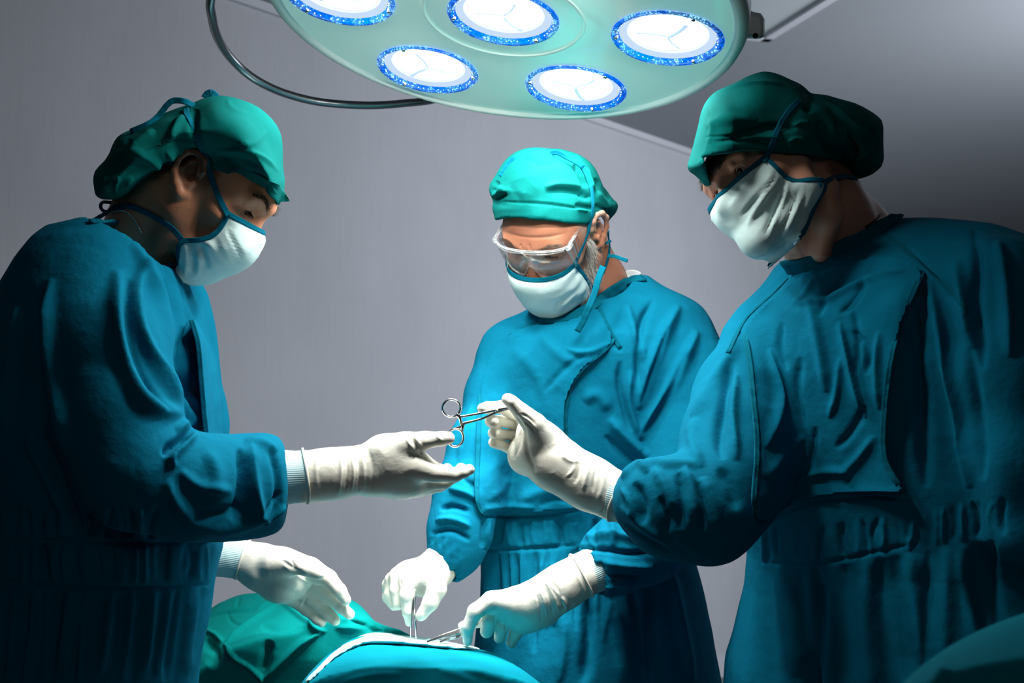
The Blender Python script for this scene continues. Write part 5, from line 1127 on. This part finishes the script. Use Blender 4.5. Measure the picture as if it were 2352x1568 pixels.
# --- middle surgeon, right hand holding thin forceps upright
w3 = [[(1022, 1282, 2.02, 44), (1000, 1308, 2.01, 42)], [(1000, 1308, 2.01, 40), (970, 1330, 2.0, 40)], [(985, 1318, 2.0, 36), (935, 1320, 2.0, 28)]]
ch = [[(960, 1320, 1.99, 34), (940, 1335, 1.975, 22), (935, 1368, 1.965, 16.5), (937, 1405, 1.962, 12.5), (939, 1430, 1.964, 8.5)],
      [(995, 1330, 1.985, 32), (1003, 1352, 1.97, 22), (988, 1384, 1.962, 18), (970, 1410, 1.96, 12.5), (966, 1414, 1.96, 11)],
      [(940, 1318, 2.0, 28), (912, 1322, 1.995, 17), (910, 1355, 1.985, 14.5), (915, 1388, 1.98, 13)],
      [(935, 1322, 2.01, 26), (900, 1330, 2.01, 15), (895, 1364, 2.005, 12.5), (906, 1392, 2.0, 11)],
      [(930, 1326, 2.02, 24), (890, 1342, 2.02, 12), (889, 1372, 2.02, 10.5), (900, 1390, 2.015, 9)]]
s3 = [([(960, 1322), (956, 1345), (950, 1365)], 3.5, -.0015), ([(985, 1285), (1005, 1305), (1018, 1335)], 4, .0012), ([(975, 1290), (995, 1312), (1008, 1345)], 4, -.0010), ([(922, 1310), (918, 1325), (922, 1345)], 3, -.0010), ([(965, 1278), (985, 1270), (1010, 1275)], 4, -.001)]
glove(MD, ch, w3, s3, h=.0014, bead=(P(1026, 1276, 2.02), .0315, P(1000, 1308, 2.01)-P(1028, 1276, 2.02), np.array([0, .3, 1])))
knit(gownM, P(1040, 1256, 2.03), P(1018, 1288, 2.02), .0325, .031, 40)
# --- middle surgeon, left hand pinching flat forceps
w4 = [[(1334, 1322, 1.955, 52), (1290, 1348, 1.95, 50), (1260, 1366, 1.95, 48)], [(1260, 1368, 1.95, 48), (1220, 1388, 1.955, 48), (1180, 1395, 1.96, 42)], [(1240, 1395, 1.96, 46), (1205, 1415, 1.965, 40)]]
ch = [[(1180, 1385, 1.945, 36), (1128, 1380, 1.935, 22), (1092, 1404, 1.93, 18), (1074, 1440, 1.932, 14.5), (1074, 1472, 1.935, 11)],
      [(1190, 1395, 1.955, 34), (1145, 1397, 1.95, 20), (1124, 1424, 1.945, 16.5), (1118, 1450, 1.95, 15)],
      [(1200, 1400, 1.965, 32), (1170, 1412, 1.96, 18), (1152, 1440, 1.955, 15.5), (1148, 1464, 1.96, 13.5)],
      [(1215, 1410, 1.97, 30), (1198, 1428, 1.968, 17), (1184, 1455, 1.965, 14.5), (1175, 1475, 1.968, 12.5)],
      [(1150, 1400, 1.99, 22), (1100, 1425, 1.985, 15), (1062, 1437, 1.975, 10)]]
s4 = [([(1262, 1330), (1282, 1356), (1296, 1398)], 3.5, -.0018), ([(1254, 1338), (1272, 1365), (1284, 1404)], 3, .0014), ([(1246, 1342), (1262, 1370), (1270, 1412)], 3, -.0014), ([(1236, 1350), (1250, 1378), (1258, 1420)], 3, .0010), ([(1228, 1356), (1240, 1390), (1244, 1428)], 3, -.0010), ([(1235, 1328), (1275, 1350), (1300, 1392)], 4, .0018), ([(1140, 1405), (1134, 1430), (1138, 1455)], 3, -.0014), ([(1165, 1420), (1160, 1440), (1164, 1464)], 3, -.0014), ([(1290, 1370), (1302, 1390), (1296, 1408)], 5, .0018), ([(1310, 1290), (1330, 1330), (1352, 1376)], 4, .0010)]
glove(MD, ch, w4, s4, h=.0014, bead=(P(1334, 1322, 1.955), .0358, P(1290, 1348, 1.95)-P(1340, 1320, 1.957), np.array([0, .8, .3])))
knit(gownM, P(1392, 1294, 1.97), P(1330, 1325, 1.957), .0350, .0345, 44)
# --- right surgeon, hand lifting the clamp
w5 = [[(1416, 1140, 1.77, 58), (1350, 1108, 1.785, 60), (1315, 1088, 1.79, 56)], [(1315, 1088, 1.79, 56), (1275, 1064, 1.795, 60), (1240, 1030, 1.80, 58)], [(1240, 1050, 1.81, 48), (1212, 1046, 1.825, 42), (1208, 1020, 1.835, 32)], [(1250, 1020, 1.80, 46), (1225, 990, 1.80, 38)]]
ch = [[(1250, 1015, 1.785, 40), (1228, 975, 1.77, 28), (1198, 946, 1.762, 20), (1174, 922, 1.757, 15.5), (1166, 916, 1.757, 14)],
      [(1230, 990, 1.83, 34), (1196, 950, 1.83, 20), (1150, 935, 1.80, 15), (1120, 936, 1.785, 14), (1108, 938, 1.78, 12)],
      [(1220, 1000, 1.85, 24), (1186, 972, 1.842, 14.5), (1150, 967, 1.822, 13.5), (1130, 967, 1.795, 15), (1128, 967, 1.795, 14.5)],
      [(1212, 1016, 1.85, 22), (1180, 1000, 1.845, 13.5), (1152, 996, 1.83, 12.5), (1134, 994, 1.805, 13.5)],
      [(1202, 1036, 1.85, 24), (1170, 1029, 1.845, 12.5), (1148, 1021, 1.832, 11.5), (1133, 1016, 1.815, 12)]]
s5 = [([(1185, 955), (1205, 985), (1208, 1005)], 4, -.0022), ([(1196, 948), (1216, 960), (1230, 975)], 2.5, -.0012), ([(1200, 956), (1220, 968), (1232, 985)], 2.5, .0010), ([(1200, 965), (1218, 978), (1230, 995)], 2.5, -.0010), ([(1198, 985), (1195, 1020), (1180, 1055)], 4, -.0018), ([(1208, 1000), (1212, 1040), (1230, 1085)], 5, -.0012), ([(1148, 955), (1152, 970), (1147, 984)], 2, -.0010), ([(1150, 985), (1153, 1000), (1148, 1012)], 2, -.0010), ([(1290, 1045), (1310, 1060), (1330, 1060)], 5, .0022), ([(1340, 1055), (1325, 1095), (1318, 1110)], 5, -.0022), ([(1355, 1062), (1345, 1100), (1340, 1125)], 5, .0022), ([(1372, 1070), (1362, 1110), (1362, 1130)], 4, -.0018), ([(1390, 1078), (1385, 1120), (1372, 1150)], 6, .0016), ([(1325, 1052), (1318, 1080), (1300, 1095)], 4, .0018), ([(1400, 1150), (1390, 1165), (1380, 1180)], 4, -.0014)]
s5 += [([(1114, 982), (1150, 983), (1190, 990)], 2.2, -.0014), ([(1118, 1006), (1150, 1008), (1185, 1014)], 2.2, -.0014), ([(1098, 950), (1140, 951), (1160, 955)], 2.2, -.0012)]
glove(RT, ch, w5, s5, k=.0015, k0=.005, bead=(P(1423, 1143, 1.767), .0350, P(1350, 1108, 1.785)-P(1406, 1136, 1.772), np.array([0, 1, .2])))
knit(gownR, P(1455, 1150, 1.755), P(1416, 1141, 1.768), .0345, .034, 44)
# ================================================================== instruments
def clamp():
    root = thing('artery_forceps', tuple(W(P(1060, 965, 1.765))), 'ring-handled steel clamp passed from one gloved hand to another', 'forceps')
    D0 = 1.775; nz = np.array([.1, 0, 1.])
    def Q(x, y, dd=0): return P(x, y, D0+dd)
    def ring(c, rx, ry, ang, n=40):
        a = math.radians(ang); return [Q(c[0]+rx*math.cos(t)*math.cos(a)-ry*math.sin(t)*math.sin(a), c[1]+rx*math.cos(t)*math.sin(a)+ry*math.sin(t)*math.cos(a)) for t in np.linspace(0, 2*math.pi, n, endpoint=False)]
    def half(name, rc, rr, ang, pts, dz):
        parts = []
        v, f = tube_mesh(ring(rc, rr[0], rr[1], ang), .0017, 12, closed=True, flat=1.25, nrm=nz); parts.append((v+[0, 0, dz], f))
        for pl, r in pts:
            c = catmull([Q(*q) for q in pl], 6); rr_ = np.interp(np.linspace(0, 1, len(c)), np.linspace(0, 1, len(r)), r); v, f = tube_mesh(c, rr_, 12, flat=.8, nrm=nz); parts.append((v+[0, 0, dz], f))
        v, f = merge(parts); o = mesh_np(name, v, f, root, [M['steel']]); fix_normals(o)
    half('handle', (1037, 937), (20.5, 20), 0, [([(1050, 950), (1054, 956), (1062, 956), (1090, 951), (1125, 944), (1158, 937), (1190, 930)], [.0028, .0030, .0018, .0016, .0018, .0022, .0012]), ([(1052, 951), (1057, 962), (1058, 970), (1059, 976)], [.003, .0022, .0014, .0012])], .001)
    half('handle', (1046, 1005), (18, 20.5), 12, [([(1060, 990), (1062, 978), (1066, 972), (1090, 966), (1115, 958), (1140, 946), (1162, 939), (1190, 933)], [.0022, .0030, .0022, .0016, .0016, .0020, .0022, .0012]), ([(1062, 984), (1061, 974), (1060, 964)], [.0026, .0018, .0012]), ([(1034, 990), (1046, 984), (1060, 980)], [.0014, .0018, .0026])], -.001)
    v, f = tube_mesh([Q(1141, 943, -.005), Q(1141, 943, .005)], .0022, 16); o = mesh_np('pivot', v, f, root, [M['steel']]); fix_normals(o)
    return root
clamp()
def blade(pts, w, th, root, name='blade', nrm=(1, 0, .2)):
    p = catmull([P(*q) for q in pts], 8); n = np.tile(np.array(nrm, float), (len(p), 1)); w = np.interp(np.linspace(0, 1, len(p)), np.linspace(0, 1, len(w)), w)
    v, f = ribbon_mesh(p, n, w, th, bulge=0); o = mesh_np(name, v, f, root, [M['steel']]); fix_normals(o); return o
r1 = thing('tissue_forceps', tuple(W(P(950, 1420, 1.96))), 'slim steel forceps held upright between finger and thumb over the operating field', 'forceps')
blade([(955, 1330, 1.985), (950, 1365, 1.965), (947, 1400, 1.955), (944, 1435, 1.953), (942.5, 1466, 1.955)], [.007, .008, .007, .0045, .0022], .0009, r1)
blade([(957, 1330, 1.985), (953, 1365, 1.963), (951, 1400, 1.953), (954, 1435, 1.951), (955.5, 1468, 1.953)], [.007, .008, .007, .0045, .0022], .0009, r1)
r2 = thing('thumb_forceps', tuple(W(P(1040, 1455, 1.93))), 'flat ribbed steel forceps slanting down from the pinching left hand', 'forceps')
for (a, b_), dz in (((( 1050, 1450), (980, 1474)), 0), (((1052, 1459), (1010, 1474)), .006)):
    blade([(1112, 1420, 1.955), (1080, 1438, 1.947), (a[0], a[1], 1.94), ((a[0]+b_[0])/2, (a[1]+b_[1])/2-1, 1.935), (b_[0], b_[1], 1.932)], [.006, .0075, .0085, .006, .003], .0009, r2, nrm=(.1, .5, .8))
for i in range(7):
    q = P(1046-i*3.0, 1461+i*.9, 1.9335); u = np.array([.10, .99, .1])*.0026; v, f = tube_mesh([q-u, q+u], .0004, 6); o = mesh_np('grip_ridge', v, f, r2, [M['steel']]); fix_normals(o)
# ================================================================== draped patient on the table
def drape(name, polys, h, strokes, mat, label, cat, noise=.002, cr=.004, sub=True, seed=0, loc=None, pre=None, ksm=.02):
    fd = Field(h, ksm)
    for q in polys: fd.inflate(*q[:4], **q[4])
    if pre: pre(fd)
    v, f = fd.mesh(); v = lap(v, f, 2)
    if sub: v, f = subdiv(v, f)
    n = vnorm(v, f); D = folds(v, n, strokes)+noise*vnoise(v*8, seed)+cr*creases(v, 5.5, seed+1)+cr*.5*creases(v, 12, seed+2)
    v = v+n*D[:, None]; o = mesh_np(name, v, f, None, [M[mat]]); return tag(o, label, cat), (v, f)
p1 = smooth_poly([(412, 1690), (414, 1560), (434, 1450), (452, 1420), (485, 1398), (515, 1380), (545, 1367), (575, 1362), (640, 1364), (720, 1364), (785, 1372), (812, 1376), (835, 1398), (868, 1440), (915, 1448), (965, 1462), (985, 1690)], 1)
S = [([(452, 1424), (520, 1406), (600, 1400), (640, 1380)], 5, -.008), ([(640, 1384), (560, 1440), (515, 1478)], 4, .010, -1), ([(640, 1380), (720, 1440), (750, 1450)], 5, .010), ([(545, 1395), (550, 1368)], 4, -.005), ([(515, 1478), (540, 1510), (580, 1530), (610, 1568)], 5, .012, 1), ([(740, 1452), (690, 1480), (650, 1520), (600, 1568)], 6, .012, 1), ([(620, 1470), (610, 1520), (600, 1550)], 10, -.016), ([(450, 1440), (490, 1455), (515, 1478)], 5, .010), ([(470, 1470), (500, 1500), (480, 1530)], 12, -.014), ([(600, 1440), (640, 1450), (700, 1440)], 9, -.006), ([(800, 1420), (840, 1440), (880, 1450)], 7, -.010), ([(770, 1440), (820, 1440), (870, 1442)], 6, .006), ([(600, 1568), (620, 1600)], 5, -.01), ([(520, 1400), (530, 1430), (560, 1440)], 4, -.003), ([(660, 1380), (640, 1376), (610, 1384), (580, 1406)], 4, .004)]
d1, DG = drape('patient_drape', [(p1, 2.24, .155, 120, dict(tilt=(-.0006, -.0016), c0=(700, 1400)))], .005*GQ, S, 'drape_green', 'crumpled green paper drape in the bottom left under the far gloved hand', 'drape', seed=50)
p2 = smooth_poly([(620, 1700), (650, 1640), (690, 1568), (725, 1530), (762, 1496), (800, 1472), (830, 1460), (862, 1457), (950, 1467), (1060, 1483), (1100, 1490), (1140, 1504), (1190, 1530), (1240, 1568), (1300, 1620), (1350, 1700)], 1)
S = [([(740, 1560), (800, 1530), (880, 1510), (960, 1512)], 9, -.0022), ([(900, 1500), (1000, 1512), (1100, 1540), (1180, 1568)], 10, .0022), ([(940, 1510), (1020, 1535), (1100, 1568)], 9, .0012), ([(780, 1568), (850, 1548), (930, 1548)], 7, .0015)]
d2, DB = drape('patient_drape', [(p2, 2.0, .14, 130, dict(tilt=(-.0000, -.0014), c0=(950, 1480)))], .005*GQ, S, 'drape_blue', 'smooth blue drape mounded at the bottom centre in front of the operating field', 'drape', cr=.0015, seed=60)
# pale towel over the ridge round the operating field
bD = bvh_of([DB])
pl = smooth_poly([(690, 1572), (730, 1530), (770, 1494), (806, 1470), (840, 1456), (870, 1452), (950, 1462), (1060, 1478), (1110, 1490), (1090, 1494), (1040, 1494), (950, 1487), (880, 1484), (840, 1485), (800, 1500), (760, 1525), (720, 1568)], 1)
fdt = Field(.0035, .005); fdt.inflate(pl, 1.995, .14, 60, tilt=(0, -.0014), c0=(950, 1480))
v, f = fdt.mesh(); v = lap(v, f, 2); v, f = subdiv(v, f); n = vnorm(v, f); v = v+n*(.0012*vnoise(v*30, 3)+.001*creases(v, 20, 4))[:, None]
tw = mesh_np('surgical_towel', v, f, None, [M['towel']]); tag(tw, 'pale towel edge lying along the drape ridge at the operating field', 'towel')
# foreground drape, out of focus
p3 = smooth_poly([(1960, 1900), (2010, 1640), (2080, 1568), (2130, 1524), (2200, 1478), (2270, 1444), (2352, 1412), (2450, 1380), (2560, 1380), (2640, 1900)], 1)
d3, _ = drape('stand_cover', [(p3, 1.0, .15, 150, dict(tilt=(0, -.0010), c0=(2300, 1450)))], .005*GQ, [([(2180, 1510), (2160, 1560), (2140, 1620)], 14, .006), ([(2160, 1500), (2130, 1540), (2100, 1600)], 10, -.006), ([(2250, 1480), (2350, 1450)], 12, .003)], 'drape_blue', 'dark teal draped mound out of focus in the bottom right corner', 'draped stand', cr=.001, seed=70)
# table and stand that carry the drapes
def legs(root, xs, d, zt):
    fd = Field(.011, .02)
    for x in xs:
        a = P(x, 1900, d); fl = lambda z: (z-1.2)/math.cos(PITCH)
        wp = W(a); pts = [(wp[0], wp[1], zt, .085), (wp[0], wp[1]-.01, .45, .07), (wp[0], wp[1], .12, .055), (wp[0], wp[1], .085, .055)]
        inv = lambda q: (np.array(q[:3])-T3) @ R3
        for i in range(3): fd.cone(inv(pts[i]), inv(pts[i+1]), pts[i][3], pts[i+1][3])
    v, f = fd.mesh(); mesh_np('trousers', v, f, root, [M['tie']])
    for x in xs:
        wp = W(P(x, 1900, d)); fd = Field(.008, .02); inv = lambda q: (np.array(q)-T3) @ R3
        fd.cone(inv((wp[0], wp[1]+.03, .045)), inv((wp[0], wp[1]-.13, .035)), .045, .035); v, f = fd.mesh(); mesh_np('shoe', v, f, root, [M['black']])
legs(LF, (140, 300), 1.82, .95); legs(MD, (1290, 1460), 2.22, .95); legs(RT, (1900, 2120), 1.90, .95)
def wbox(name, c, s, mats, parent=None, rz=0):
    bm = bmesh.new(); bmesh.ops.create_cube(bm, size=1); bmesh.ops.scale(bm, vec=s, verts=bm.verts); bmesh.ops.bevel(bm, geom=bm.edges[:], offset=min(s)*.12, segments=2, affect='EDGES')
    bmesh.ops.rotate(bm, matrix=Matrix.Rotation(rz, 3, 'Z'), verts=bm.verts); bmesh.ops.translate(bm, vec=c, verts=bm.verts); me = bpy.data.meshes.new(name); bm.to_mesh(me); bm.free(); return link(name, me, parent, mats)
tc_ = W(P(900, 1900, 1.80)); tz = .66
tb = thing('operating_table', (tc_[0], tc_[1], 0), 'steel operating table hidden beneath the patient drapes', 'operating table')
wbox('table_top', (tc_[0], tc_[1], tz), (.34, .28, .06), [M['steel_tube']], tb); wbox('column', (tc_[0], tc_[1], tz/2), (.12, .12, tz-.04), [M['steel_tube']], tb); wbox('base', (tc_[0], tc_[1], .04), (.4, .3, .08), [M['house']], tb)
st_ = W(P(2420, 1700, 1.0)); sd_ = thing('draped_stand', (st_[0], st_[1], 0), 'dark teal draped mound out of focus in the bottom right corner', 'draped stand')
for k_ in ('label', 'category'): del d3[k_]
d3.parent = sd_; d3.matrix_parent_inverse = Matrix.Translation(sd_.location).inverted()
wbox('pole', (st_[0], st_[1], .42), (.05, .05, .78), [M['steel_tube']], sd_); wbox('base', (st_[0], st_[1], .03), (.4, .4, .06), [M['house']], sd_)
print('script seconds', time.time()-T0)
